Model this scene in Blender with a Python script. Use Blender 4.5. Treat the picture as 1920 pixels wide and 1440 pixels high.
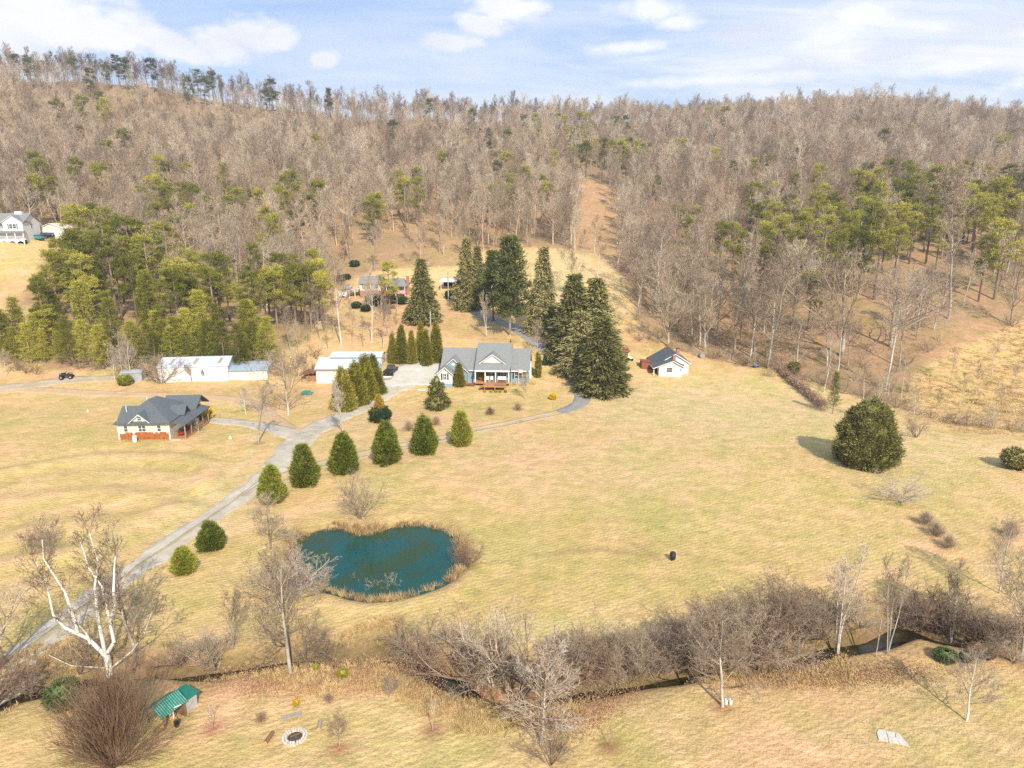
import bpy, math, random
import numpy as np
from mathutils import Vector
R=math.radians
S=bpy.context.scene
for o in list(bpy.data.objects): bpy.data.objects.remove(o)
COL=S.collection
# ---------------- camera, sky, sun, exposure ----------------
CAMZ=32.0; PITCH=14.0; FPX=1280.0
cam=bpy.data.objects.new('camera',bpy.data.cameras.new('camera')); COL.objects.link(cam)
cam.location=(0,0,CAMZ); cam.rotation_euler=(R(90-PITCH),0,0)
cam.data.sensor_width=36; cam.data.lens=24; cam.data.clip_start=.5; cam.data.clip_end=6000
S.camera=cam
SUN_EL=38.0; SUN_AZ=18.0        # sun stands behind the camera, a little to its right
sun=bpy.data.objects.new('sun',bpy.data.lights.new('sun','SUN')); COL.objects.link(sun)
sun.data.energy=4.3; sun.data.angle=R(.55); sun.data.color=(1,.93,.80)
_t=Vector((math.sin(R(SUN_AZ))*math.cos(R(SUN_EL)),-math.cos(R(SUN_AZ))*math.cos(R(SUN_EL)),math.sin(R(SUN_EL))))
sun.rotation_euler=_t.to_track_quat('Z','Y').to_euler()
S.view_settings.view_transform='Standard'; S.view_settings.look='None'
S.view_settings.exposure=0.60; S.view_settings.gamma=1; S.view_settings.use_curve_mapping=False
S.cycles.max_bounces=5; S.cycles.diffuse_bounces=3; S.cycles.glossy_bounces=2; S.cycles.transmission_bounces=2
S.cycles.transparent_max_bounces=4; S.cycles.caustics_reflective=False; S.cycles.caustics_refractive=False
try: S.cycles.use_denoising=False
except Exception: pass

def nn(nt,typ,**kw):
    n=nt.nodes.new(typ)
    for k,v in kw.items():
        if k.startswith('i_'):
            key=k[2:]; key=int(key) if key.isdigit() else key
            n.inputs[key].default_value=v
        else: setattr(n,k,v)
    return n
def lk(nt,a,ao,b,bi): nt.links.new(a.outputs[ao],b.inputs[bi])
def ramp(nt,stops,interp='LINEAR'):
    n=nt.nodes.new('ShaderNodeValToRGB'); cr=n.color_ramp; cr.interpolation=interp
    while len(cr.elements)>1: cr.elements.remove(cr.elements[-1])
    cr.elements[0].position=stops[0][0]; cr.elements[0].color=(*stops[0][1],1) if len(stops[0][1])==3 else stops[0][1]
    for p,c in stops[1:]:
        e=cr.elements.new(p); e.color=(*c,1) if len(c)==3 else c
    return n
def math_(nt,op,a,b=None,clamp=False):
    n=nt.nodes.new('ShaderNodeMath'); n.operation=op; n.use_clamp=clamp
    for i,v in enumerate((a,b)):
        if v is None: continue
        if isinstance(v,(int,float)): n.inputs[i].default_value=v
        else: nt.links.new(v,n.inputs[i])
    return n.outputs[0]
def mixc(nt,fac,a,b,mode='MIX'):
    n=nt.nodes.new('ShaderNodeMix'); n.data_type='RGBA'; n.blend_type=mode
    for s,v in ((n.inputs[0],fac),(n.inputs[6],a),(n.inputs[7],b)):
        if isinstance(v,(int,float)): s.default_value=v
        elif isinstance(v,tuple): s.default_value=(*v,1) if len(v)==3 else v
        else: nt.links.new(v,s)
    return n.outputs[2]

W=bpy.data.worlds.new('World'); S.world=W; W.use_nodes=True
nt=W.node_tree; nt.nodes.clear()
sky=nn(nt,'ShaderNodeTexSky',sky_type='NISHITA',sun_disc=False,sun_elevation=R(SUN_EL),sun_rotation=R(180-SUN_AZ),altitude=700,air_density=1.0,dust_density=.6,ozone_density=2.0)
tc=nn(nt,'ShaderNodeTexCoord')
sep=nn(nt,'ShaderNodeSeparateXYZ'); lk(nt,tc,'Generated',sep,0)
zz=math_(nt,'MAXIMUM',sep.outputs[2],.02)
zz=math_(nt,'ADD',zz,.06)
cx=math_(nt,'DIVIDE',sep.outputs[0],zz); cy=math_(nt,'DIVIDE',sep.outputs[1],zz)
cmb=nn(nt,'ShaderNodeCombineXYZ'); nt.links.new(cx,cmb.inputs[0]); nt.links.new(cy,cmb.inputs[1])
# thin streaky cirrus on a high plane
mp=nn(nt,'ShaderNodeMapping'); mp.inputs['Rotation'].default_value=(0,0,R(-38)); mp.inputs['Scale'].default_value=(.7,1.7,1); lk(nt,cmb,0,mp,0)
n1=nn(nt,'ShaderNodeTexNoise',i_Scale=.42,i_Detail=7.0,i_Roughness=.62,i_Distortion=.9); lk(nt,mp,0,n1,0)
n1b=nn(nt,'ShaderNodeTexNoise',i_Scale=.16,i_Detail=3.0,i_Roughness=.5); lk(nt,cmb,0,n1b,0)
cir=math_(nt,'MULTIPLY',n1.outputs[0],math_(nt,'ADD',n1b.outputs[0],.55))
cirf=ramp(nt,[(.38,(0,0,0)),(.62,(1,1,1))]); nt.links.new(cir,cirf.inputs[0])
# puffy cumulus: rounded noise, denser towards the left of the view
mp2=nn(nt,'ShaderNodeMapping'); mp2.inputs['Scale'].default_value=(1,1,1.7); lk(nt,tc,'Generated',mp2,0)
def blob(dx,dy,dz,r):
    v=Vector((dx,dy,dz)).normalized()
    s=nn(nt,'ShaderNodeVectorMath',operation='SUBTRACT'); lk(nt,tc,'Generated',s,0); s.inputs[1].default_value=v
    m=nn(nt,'ShaderNodeVectorMath',operation='MULTIPLY'); nt.links.new(s.outputs[0],m.inputs[0]); m.inputs[1].default_value=(1/r[0],1/r[0],1/r[1])
    l=nn(nt,'ShaderNodeVectorMath',operation='LENGTH'); nt.links.new(m.outputs[0],l.inputs[0])
    return math_(nt,'SUBTRACT',1.0,l.outputs['Value'],)
def pxdir(px,py):
    a=(px-960)/FPX; k=(720-py)/FPX; c=math.cos(R(PITCH)); s=math.sin(R(PITCH))
    return (a,c+k*s,-s+k*c)
bl=None
for px,py,r in [(60,30,(.13,.060)),(200,62,(.09,.035)),(-120,50,(.16,.08)),(340,92,(.060,.022)),(400,80,(.055,.026)),(478,66,(.046,.026)),(520,72,(.030,.018)),(606,112,(.024,.012)),(850,80,(.050,.013)),(905,45,(.050,.018)),(950,15,(.06,.022)),(-420,60,(.22,.07)),(2300,60,(.2,.05))]:
    b=blob(*pxdir(px,py),r)
    bl=b if bl is None else math_(nt,'MAXIMUM',bl,b)
n2=nn(nt,'ShaderNodeTexNoise',i_Scale=24.0,i_Detail=8.0,i_Roughness=.55); lk(nt,mp2,0,n2,0)
cum=math_(nt,'ADD',math_(nt,'MAXIMUM',bl,-.8),math_(nt,'MULTIPLY',math_(nt,'SUBTRACT',n2.outputs[0],.5),1.7))
cumf=ramp(nt,[(.05,(0,0,0)),(.50,(1,1,1))]); nt.links.new(cum,cumf.inputs[0])
# grey undersides of the scattered clouds
mp3=nn(nt,'ShaderNodeMapping'); mp3.inputs['Scale'].default_value=(1,1,2.6); mp3.inputs['Location'].default_value=(.3,.1,.12); lk(nt,tc,'Generated',mp3,0)
n3=nn(nt,'ShaderNodeTexNoise',i_Scale=6.0,i_Detail=6.0,i_Roughness=.55); lk(nt,mp3,0,n3,0)
gry=ramp(nt,[(.42,(9.6,9.6,9.8)),(.66,(7.7,7.9,8.6))]); lk(nt,n3,0,gry,0)
lowsky=mixc(nt,math_(nt,'SUBTRACT',1.0,math_(nt,'MULTIPLY',sep.outputs[2],4.0),clamp=True),(4.1,6.1,9.8),(6.2,7.9,9.9))
skyc=mixc(nt,.7,sky.outputs[0],lowsky)
side=math_(nt,'ADD',math_(nt,'MULTIPLY',sep.outputs[0],.9),.50,clamp=True)
c1=mixc(nt,math_(nt,'MULTIPLY',cirf.outputs[0],math_(nt,'ADD',math_(nt,'MULTIPLY',side,.80),.22)),skyc,(9.2,9.3,9.6))
c2=mixc(nt,math_(nt,'MULTIPLY',cumf.outputs[0],.93),c1,gry.outputs[0])
grp=nn(nt,'ShaderNodeTexNoise',i_Scale=5.0,i_Detail=6.0); mp4=nn(nt,'ShaderNodeMapping'); mp4.inputs['Scale'].default_value=(1,1,4.5); mp4.inputs['Rotation'].default_value=(0,R(14),0); lk(nt,tc,'Generated',mp4,0); lk(nt,mp4,0,grp,0)
grf=ramp(nt,[(.54,(0,0,0)),(.66,(1,1,1))]); lk(nt,grp,0,grf,0)
c2=mixc(nt,math_(nt,'MULTIPLY',grf.outputs[0],math_(nt,'MULTIPLY',side,.6)),c2,(7.0,7.6,9.0))
bl2=None
for px,py,r in [(1510,118,(.048,.017)),(1475,135,(.045,.012)),(1700,92,(.060,.018)),(1650,100,(.04,.012)),(1870,52,(.06,.022)),(1420,60,(.06,.02)),(2150,60,(.10,.03)),(-700,70,(.12,.03))]:
    b=blob(*pxdir(px,py),r); bl2=b if bl2 is None else math_(nt,'MAXIMUM',bl2,b)
g2=math_(nt,'ADD',math_(nt,'MAXIMUM',bl2,-.8),math_(nt,'MULTIPLY',math_(nt,'SUBTRACT',n2.outputs[0],.5),2.0))
g2f=ramp(nt,[(.05,(0,0,0)),(.65,(1,1,1))]); nt.links.new(g2,g2f.inputs[0])
c2=mixc(nt,math_(nt,'MULTIPLY',g2f.outputs[0],.75),c2,(7.0,7.4,8.7))
bl3=None
for px,py,r in [(1215,22,(.05,.016)),(1270,40,(.04,.010)),(1180,88,(.07,.009)),(1560,70,(.05,.03)),(1600,25,(.07,.02)),(1800,125,(.10,.012)),(1350,150,(.16,.009)),(2300,100,(.2,.03))]:
    b=blob(*pxdir(px,py),r); bl3=b if bl3 is None else math_(nt,'MAXIMUM',bl3,b)
g3=math_(nt,'ADD',math_(nt,'MAXIMUM',bl3,-.8),math_(nt,'MULTIPLY',math_(nt,'SUBTRACT',n2.outputs[0],.5),2.2))
g3f=ramp(nt,[(.0,(0,0,0)),(.8,(1,1,1))]); nt.links.new(g3,g3f.inputs[0])
c2=mixc(nt,math_(nt,'MULTIPLY',g3f.outputs[0],.8),c2,(9.7,9.7,9.9))
bg=nn(nt,'ShaderNodeBackground'); bg.inputs[1].default_value=.077; nt.links.new(c2,bg.inputs[0])
ow=nn(nt,'ShaderNodeOutputWorld'); lk(nt,bg,0,ow,0)

# ---------------- objects and meshes ----------------
def thing(name,label,cat,loc=(0,0,0),rotz=0,group=None,scale=1.0):
    o=bpy.data.objects.new(name,None); COL.objects.link(o)
    o.location=loc; o.rotation_euler=(0,0,rotz); o.scale=(scale,)*3 if isinstance(scale,(int,float)) else scale
    o.empty_display_size=.3
    o['label']=label; o['category']=cat
    if group: o['group']=group
    return o
def tag(o,label,cat,group=None,kind=None):
    o['label']=label; o['category']=cat
    if group: o['group']=group
    if kind: o['kind']=kind
    return o
def link(name,me,parent=None,mat=None,loc=None,kind=None):
    o=bpy.data.objects.new(name,me); COL.objects.link(o)
    if parent is not None: o.parent=parent
    if mat is not None and len(me.materials)==0: me.materials.append(mat)
    if loc is not None: o.location=loc
    if kind: o['kind']=kind
    return o
def fast_mesh(name,V,F,mat=None,smooth=False):
    """V (n,3); F (m,k) array, or a list of such arrays"""
    me=bpy.data.meshes.new(name)
    Fs=F if isinstance(F,list) else [F]
    Fs=[np.asarray(f,dtype=np.int32) for f in Fs if len(f)]
    V=np.asarray(V,dtype=np.float32)
    me.vertices.add(len(V)); me.vertices.foreach_set('co',V.ravel())
    loops=np.concatenate([f.ravel() for f in Fs]); tot=np.concatenate([np.full(len(f),f.shape[1],dtype=np.int32) for f in Fs])
    me.loops.add(len(loops)); me.loops.foreach_set('vertex_index',loops)
    me.polygons.add(len(tot)); st=np.zeros(len(tot),dtype=np.int32); st[1:]=np.cumsum(tot)[:-1]
    me.polygons.foreach_set('loop_start',st); me.polygons.foreach_set('loop_total',tot)
    if smooth: me.polygons.foreach_set('use_smooth',np.ones(len(tot),dtype=bool))
    me.update(calc_edges=True)
    if mat is not None: me.materials.append(mat)
    return me
class MB:
    """collects boxes, prisms and tubes; build() links them as one mesh"""
    def __init__(s): s.v=[]; s.f=[]
    def add(s,V,F):
        n=len(s.v); s.v+= [tuple(v) for v in V]; s.f+=[tuple(i+n for i in f) for f in F]; return s
    def box(s,x0,x1,y0,y1,z0,z1):
        return s.add([(x0,y0,z0),(x1,y0,z0),(x1,y1,z0),(x0,y1,z0),(x0,y0,z1),(x1,y0,z1),(x1,y1,z1),(x0,y1,z1)],
          [(3,2,1,0),(4,5,6,7),(0,1,5,4),(1,2,6,5),(2,3,7,6),(3,0,4,7)])
    def prism(s,poly,axis,a,b):
        """poly: 2D points in the plane across axis; 'x' -> (y,z), 'y' -> (x,z), 'z' -> (x,y)"""
        def P(q,t): return {'x':(t,q[0],q[1]),'y':(q[0],t,q[1]),'z':(q[0],q[1],t)}[axis]
        n=len(poly); V=[P(q,a) for q in poly]+[P(q,b) for q in poly]
        return s.add(V,[tuple(range(n-1,-1,-1)),tuple(range(n,2*n))]+[(i,(i+1)%n,(i+1)%n+n,i+n) for i in range(n)])
    def slab(s,quad,t):
        """thick panel below a quad (4 points, counter-clockwise seen from outside)"""
        q=[Vector(p) for p in quad]; nrm=(q[1]-q[0]).cross(q[-1]-q[0]).normalized()*t; k=len(q)
        V=q+[p-nrm for p in q]
        return s.add(V,[tuple(range(k)),tuple(range(2*k-1,k-1,-1))]+[(i,i+k,(i+1)%k+k,(i+1)%k) for i in range(k)])
    def tube(s,p,q,r0,r1=None,n=6,cap=True):
        r1=r0 if r1 is None else r1
        p=Vector(p); q=Vector(q); d=(q-p).normalized(); u=d.orthogonal().normalized(); w=d.cross(u)
        V=[];
        for c,r in ((p,r0),(q,r1)):
            for i in range(n):
                a=2*math.pi*i/n; V.append(c+(u*math.cos(a)+w*math.sin(a))*r)
        F=[(i,(i+1)%n,(i+1)%n+n,i+n) for i in range(n)]
        if cap: F+=[tuple(range(n-1,-1,-1)),tuple(range(n,2*n))]
        return s.add(V,F)
    def lathe(s,prof,cx=0,cy=0,n=12,axis='z',squash=1):
        V=[];
        for r,z in prof:
            for i in range(n):
                a=2*math.pi*i/n; x,y=r*math.cos(a),r*math.sin(a)*squash
                V.append((cx+x,cy+y,z) if axis=='z' else (z,cx+x,cy+y))
        m=len(prof); F=[(j*n+i,j*n+(i+1)%n,(j+1)*n+(i+1)%n,(j+1)*n+i) for j in range(m-1) for i in range(n)]
        if prof[0][0]>1e-4: F.append(tuple(range(n-1,-1,-1)))
        if prof[-1][0]>1e-4: F.append(tuple(range((m-1)*n,m*n)))
        return s.add(V,F)
    def mesh(s,name,mat=None,smooth=False):
        me=bpy.data.meshes.new(name); me.from_pydata(s.v,[],s.f); me.update()
        if mat is not None: me.materials.append(mat)
        if smooth:
            for p in me.polygons: p.use_smooth=True
        return me
    def build(s,name,mat,parent=None,kind=None,smooth=False,label=None):
        o=link(name,s.mesh(name,mat,smooth),parent,kind=kind)
        if label: o['label']=label
        return o

# ---------------- materials ----------------
def mat(name,col,rough=.7,spec=.2,metal=0,noise=None,bump=0,bscale=30,var=0):
    """plain paint-like material with a little procedural mottling"""
    m=bpy.data.materials.new(name); m.use_nodes=True; t=m.node_tree; b=t.nodes['Principled BSDF']
    b.inputs['Roughness'].default_value=rough; b.inputs['Specular IOR Level'].default_value=spec; b.inputs['Metallic'].default_value=metal
    tcn=nn(t,'ShaderNodeTexCoord')
    sc,amt=noise or (2.5,.12)
    n=nn(t,'ShaderNodeTexNoise',i_Scale=sc,i_Detail=6.0,i_Roughness=.65); lk(t,tcn,'Object',n,0)
    r=ramp(t,[(.3,tuple(c*(1-amt) for c in col)),(.7,tuple(min(1,c*(1+amt)) for c in col))]); lk(t,n,0,r,0)
    out=r.outputs[0]
    if var:
        oi=nn(t,'ShaderNodeObjectInfo'); hs=nn(t,'ShaderNodeHueSaturation')
        t.links.new(math_(t,'ADD',math_(t,'MULTIPLY',oi.outputs['Random'],var*2),1-var),hs.inputs['Value']); t.links.new(out,hs.inputs['Color']); out=hs.outputs[0]
    t.links.new(out,b.inputs['Base Color'])
    if bump:
        nb=nn(t,'ShaderNodeTexNoise',i_Scale=float(bscale),i_Detail=4.0); lk(t,tcn,'Object',nb,0)
        bp=nn(t,'ShaderNodeBump',i_Strength=bump,i_Distance=.02); lk(t,nb,0,bp,'Height'); lk(t,bp,0,b,'Normal')
    return m
def leafmat(name,a,b_,c=None,scale=.8,island=.5,rough=.75,objvar=.18,trans=.0):
    """foliage / bark colour: patches in space, a shade per leaf clump, a shade per tree"""
    m=bpy.data.materials.new(name); m.use_nodes=True; t=m.node_tree; b=t.nodes['Principled BSDF']
    b.inputs['Roughness'].default_value=rough; b.inputs['Specular IOR Level'].default_value=.12
    tcn=nn(t,'ShaderNodeTexCoord'); oi=nn(t,'ShaderNodeObjectInfo'); ge=nn(t,'ShaderNodeNewGeometry')
    n=nn(t,'ShaderNodeTexNoise',i_Scale=scale,i_Detail=4.0); lk(t,tcn,'Object',n,0)
    f=math_(t,'ADD',math_(t,'MULTIPLY',n.outputs[0],1.1),math_(t,'MULTIPLY',math_(t,'SUBTRACT',ge.outputs['Random Per Island'],.5),island))
    f=math_(t,'ADD',f,math_(t,'MULTIPLY',math_(t,'SUBTRACT',oi.outputs['Random'],.5),.5))
    st=[(.25,a),(.62,b_)]+([(.92,c)] if c else [])
    r=ramp(t,st); t.links.new(f,r.inputs[0])
    hs=nn(t,'ShaderNodeHueSaturation'); t.links.new(r.outputs[0],hs.inputs['Color'])
    t.links.new(math_(t,'ADD',math_(t,'MULTIPLY',oi.outputs['Random'],objvar*2),1-objvar),hs.inputs['Value'])
    t.links.new(hs.outputs[0],b.inputs['Base Color'])
    return m
M={}
M['white']=mat('white_paint',(.70,.69,.655),.5); M['cream']=mat('cream_siding',(.60,.57,.49),.6)
M['blue']=mat('blue_siding',(.23,.33,.385),.6); M['greywhite']=mat('pale_grey_siding',(.62,.63,.62),.6)
M['roofgrey']=mat('grey_shingle',(.215,.22,.215),.85,noise=(5,.22),bump=.5,bscale=12)
M['roofdark']=mat('dark_shingle',(.105,.12,.13),.85,noise=(5,.25),bump=.5,bscale=12)
M['metalroof']=mat('white_metal_roof',(.52,.565,.61),.4,.4); M['bluemetal']=mat('blue_grey_metal_roof',(.34,.42,.50),.4,.4)
M['whitemetal']=mat('white_metal_siding',(.66,.67,.68),.5); M['creammetal']=mat('cream_metal_siding',(.68,.64,.57),.5)
M['glass']=mat('window_glass',(.06,.075,.09),.08,.8); M['dark']=mat('dark_void',(.02,.018,.016),.9)
M['black']=mat('black_plastic',(.02,.02,.022),.4,.4); M['shutter']=mat('black_shutter',(.025,.03,.03),.5)
M['deck']=mat('cedar_deck',(.42,.20,.09),.7,noise=(6,.2)); M['brick']=mat('red_brick',(.37,.17,.12),.8,noise=(9,.25))
M['wood']=mat('grey_wood',(.30,.26,.21),.8,noise=(8,.3)); M['brownwood']=mat('brown_wood',(.20,.11,.06),.8,noise=(8,.3))
M['concrete']=mat('concrete',(.52,.50,.46),.8,noise=(3,.15)); M['rust']=mat('rusty_metal',(.25,.09,.05),.8,noise=(3,.35))
M['galv']=mat('galvanised_metal',(.45,.47,.48),.45,.5,metal=.3); M['teal']=mat('teal_car_paint',(.03,.30,.32),.25,.6)
M['navy']=mat('dark_car_paint',(.015,.02,.045),.25,.6); M['tyre']=mat('tyre_rubber',(.02,.02,.02),.8); M['chrome']=mat('chrome',(.6,.6,.6),.2,.5,metal=.8)
M['red']=mat('red_fabric',(.35,.05,.05),.7); M['greenroof']=mat('green_metal_roof',(.018,.15,.11),.45,.4); M['greenrib']=mat('green_roof_rib',(.17,.36,.28),.5,.3,noise=(3,.3))
M['shingle']=mat('cedar_shakes',(.36,.12,.04),.8,noise=(3.5,.45)); M['pole']=mat('utility_pole_wood',(.42,.38,.33),.8)
M['stone']=mat('pale_stone',(.52,.48,.42),.85,noise=(6,.25)); M['ash']=mat('charred_ash',(.07,.06,.055),.95)
M['firewood']=mat('split_firewood',(.50,.30,.14),.8,noise=(9,.3)); M['tarp']=mat('green_tarp',(.06,.19,.16),.5); M['mulch']=mat('red_mulch',(.26,.10,.06),.95,noise=(14,.35),bump=.8,bscale=40)
M['yellowpaint']=mat('yellow_plastic',(.65,.35,.04),.5); M['skylight']=mat('brown_skylight_panel',(.34,.28,.22),.4,.4); M['bluecloth']=mat('blue_plastic',(.12,.28,.55),.5)
# living / dead vegetation
M['bark_far']=leafmat('hillside_bark',(.30,.225,.155),(.46,.365,.26),(.56,.475,.365),scale=.12,island=.4,objvar=.28)
M['bark_pink']=leafmat('reddish_hillside_bark',(.29,.195,.13),(.44,.32,.22),(.52,.41,.30),scale=.12,island=.38,objvar=.25)
M['bark_grey']=leafmat('grey_bark',(.24,.20,.155),(.38,.33,.265),(.50,.45,.38),scale=.5,island=.4,objvar=.12)
M['bark_white']=leafmat('white_bark',(.40,.36,.31),(.58,.54,.48),(.72,.69,.64),scale=.9,island=.4,objvar=.06)
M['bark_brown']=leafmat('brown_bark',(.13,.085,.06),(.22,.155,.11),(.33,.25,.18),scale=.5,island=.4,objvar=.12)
M['twig']=leafmat('tan_twigs',(.26,.19,.13),(.41,.32,.225),(.53,.44,.33),scale=.4,island=.6,objvar=.12)
M['twig_dark']=leafmat('brown_twigs',(.23,.165,.115),(.36,.27,.19),(.48,.38,.28),scale=.4,island=.6,objvar=.14)
M['twig_red']=leafmat('reddish_twigs',(.25,.15,.105),(.37,.245,.17),(.48,.35,.25),scale=.4,island=.6,objvar=.12)
M['twig_pale']=leafmat('bleached_twigs',(.34,.26,.20),(.49,.40,.32),(.60,.52,.43),scale=.5,island=.5,objvar=.06)
M['pine']=leafmat('pine_needles',(.12,.13,.018),(.27,.255,.034),(.41,.36,.06),scale=.35,island=.5,objvar=.28)
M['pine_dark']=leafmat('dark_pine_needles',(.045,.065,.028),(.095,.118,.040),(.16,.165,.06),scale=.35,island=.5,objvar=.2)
M['cedar']=leafmat('cedar_foliage',(.095,.125,.016),(.24,.26,.034),(.37,.35,.06),scale=1.2,island=.7,objvar=.1)
M['whitepine']=leafmat('white_pine_needles',(.065,.080,.022),(.135,.145,.040),(.20,.20,.065),scale=.7,island=.6,objvar=.05)
M['domed']=leafmat('olive_conifer_foliage',(.095,.098,.026),(.225,.21,.055),(.36,.31,.11),scale=1.2,island=.8,objvar=.05)
M['spruce']=leafmat('spruce_foliage',(.12,.118,.034),(.25,.23,.072),(.38,.32,.15),scale=.7,island=.8,objvar=.12)
M['arbor']=leafmat('golden_green_foliage',(.12,.12,.014),(.245,.225,.028),(.36,.31,.05),scale=1.0,island=.7,objvar=.08)
M['holly']=leafmat('dark_shrub_foliage',(.028,.050,.018),(.062,.098,.034),(.11,.145,.05),scale=2,island=.6,objvar=.06)
M['magnolia']=leafmat('magnolia_leaves',(.09,.10,.024),(.21,.20,.055),(.38,.32,.14),scale=1.5,island=.9,rough=.45,objvar=.05)
M['golden']=leafmat('golden_foliage',(.30,.19,.02),(.52,.34,.04),(.66,.46,.09),scale=2,island=.7,objvar=.05)
M['yellow']=leafmat('yellow_blossom',(.50,.32,.01),(.72,.50,.02),(.80,.60,.05),scale=2,island=.6,objvar=.05)
M['reed']=leafmat('dry_reeds',(.34,.22,.10),(.50,.35,.17),(.62,.46,.25),scale=.6,island=.7,objvar=.2)
M['drygrass']=leafmat('dry_tall_grass',(.47,.32,.15),(.57,.41,.19),(.64,.48,.25),scale=.3,island=.5,objvar=.10)
M['leaf']=leafmat('fallen_leaves',(.22,.11,.055),(.36,.20,.11),(.50,.34,.22),scale=.4,island=1.2,objvar=.1)
# ---------------- the lie of the land ----------------
CP,SP=math.cos(R(PITCH)),math.sin(R(PITCH))
def slope_of(py):
    k=(720-py)/FPX; return (-SP+k*CP)/(CP+k*SP)      # dz per metre forward along the sight line
def PW(px,py,Y):
    z=CAMZ+Y*slope_of(py); d=Y*CP+(CAMZ-z)*SP; return ((px-960)/FPX*d,Y,z)
def proj(x,y,z):
    d=y*CP+(CAMZ-z)*SP; d=np.where(np.abs(d)<1e-3,1e-3,d)
    return 960+FPX*x/d, 720-FPX*((z-CAMZ)*CP+y*SP)/d
ctrl=[]
for x in (-150,-90,-50,-15,20,55,90,150):
    for y in (-150,-60,0,35,70,100): ctrl.append((x,y,0.0))
def P(*a): ctrl.append(PW(*a))
for px in (560,700,900,1060): P(px,712,130.6)
P(380,713,127.5);P(200,712,127.5);P(60,716,126);P(-150,716,126)
P(1250,700,136);P(1450,700,135)
P(30,455,205);P(30,520,180);P(30,580,158);P(100,680,133);P(-400,455,205);P(-400,580,158);P(-400,680,132)
P(250,640,146);P(250,540,190);P(250,450,232);P(100,400,245);P(100,330,290);P(100,230,370);P(-400,330,290);P(-400,230,370)
P(400,640,148);P(400,520,205);P(400,420,260);P(400,320,330);P(400,250,395)
P(600,640,147);P(560,560,185)
P(700,640,147);P(700,590,169);P(680,553,188);P(760,550,189);P(840,548,191);P(700,480,228);P(700,400,285);P(700,310,370)
P(920,650,144);P(920,600,164);P(900,500,215)
P(1060,640,148);P(1150,600,164);P(1130,540,190);P(1000,470,230);P(1110,480,228);P(1130,400,300);P(1100,345,355);P(1100,285,430)
P(1300,640,156);P(1300,560,190);P(1300,480,230);P(1300,400,290);P(1300,300,410)
P(1600,722,127);P(1600,620,151);P(1600,520,185);P(1600,420,240);P(1600,330,330);P(1600,270,420)
P(1850,775,112);P(1850,650,142);P(1850,590,160);P(1850,500,190);P(1850,430,225);P(1850,330,320);P(1850,280,410)
P(2400,800,108);P(2400,650,142);P(2400,500,190);P(2400,330,320)
crest=[(-700,148,430),(-400,148,430),(0,152,430),(200,162,430),(330,178,435),(480,200,440),(600,214,446),(700,223,452),(830,230,462),(930,236,475),(1100,232,500),(1300,232,520),(1500,220,520),(1700,222,510),(1920,248,500),(2400,262,500),(2800,262,500)]
for px,py,Y in crest:
    x,y,z=PW(px,py,Y); ctrl.append((x,y,z)); s=1+28/Y; ctrl.append((x*s,Y+28,z-5)); s=1+80/Y; ctrl.append((x*s,Y+80,z-34)); s=1+300/Y; ctrl.append((x*s,Y+300,z-95))
C=np.array(ctrl); 
def _tps_fit(C,lam=.6):
    X=C[:,:2]/100; n=len(X); d2=((X[:,None]-X[None])**2).sum(-1); K=.5*d2*np.log(d2+1e-12); K[np.arange(n),np.arange(n)]=lam*1e-3
    Pm=np.c_[np.ones(n),X]; A=np.block([[K,Pm],[Pm.T,np.zeros((3,3))]])
    return np.linalg.solve(A,np.r_[C[:,2],0,0,0])
_W=_tps_fit(C); _CX=C[:,:2]/100
def tps(x,y):
    x=np.asarray(x,float)/100; y=np.asarray(y,float)/100; sh=x.shape; x=x.ravel(); y=y.ravel(); out=np.empty(len(x))
    for i in range(0,len(x),20000):
        a=x[i:i+20000,None]; b=y[i:i+20000,None]; d2=(a-_CX[:,0])**2+(b-_CX[:,1])**2
        out[i:i+20000]=(.5*d2*np.log(d2+1e-12))@_W[:-3]+_W[-3]+_W[-2]*a[:,0]+_W[-1]*b[:,0]
    return out.reshape(sh)
def flat(px,py,z=0.0):
    Y=(z-CAMZ)/slope_of(py); d=Y*CP+(CAMZ-z)*SP; return ((px-960)/FPX*d,Y)
def seg_dist(x,y,pts,closed=False):
    """distance to a polyline"""
    pts=list(pts)+([pts[0]] if closed else []); best=np.full(np.shape(x),1e9)
    for (ax,ay),(bx,by) in zip(pts[:-1],pts[1:]):
        dx,dy=bx-ax,by-ay; t=np.clip(((x-ax)*dx+(y-ay)*dy)/(dx*dx+dy*dy+1e-9),0,1)
        best=np.minimum(best,np.hypot(x-ax-t*dx,y-ay-t*dy))
    return best
def inside(x,y,poly):
    r=np.zeros(np.shape(x),bool); n=len(poly)
    for i in range(n):
        x0,y0=poly[i]; x1,y1=poly[(i+1)%n]
        c=((y0>y)!=(y1>y))&(x<(x1-x0)*(y-y0)/((y1-y0) if y1!=y0 else 1e-9)+x0); r^=c
    return r
POND=[flat(*p) for p in [(554,1020),(573,1001),(608,990),(636,986),(657,993),(678,997),(705,994),(733,987),(761,980),(789,980),(816,985),(842,995),(856,1013),(858,1041),(851,1063),(837,1080),(809,1093),(775,1104),(733,1113),(698,1115),(664,1110),(640,1102),(610,1094),(580,1084),(553,1068),(548,1044)]]
CREEK=[flat(*p) for p in [(-300,1420),(-80,1345),(0,1300),(60,1276),(130,1272),(200,1264),(300,1250),(420,1247),(520,1232),(580,1222),(640,1228),(720,1218),(780,1232),(850,1262),(900,1288),(960,1298),(1050,1288),(1150,1274),(1250,1254),(1330,1240),(1420,1243),(1480,1228),(1560,1200),(1640,1190),(1700,1165),(1760,1185),(1830,1197),(1920,1217),(2300,1260)]]
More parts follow.
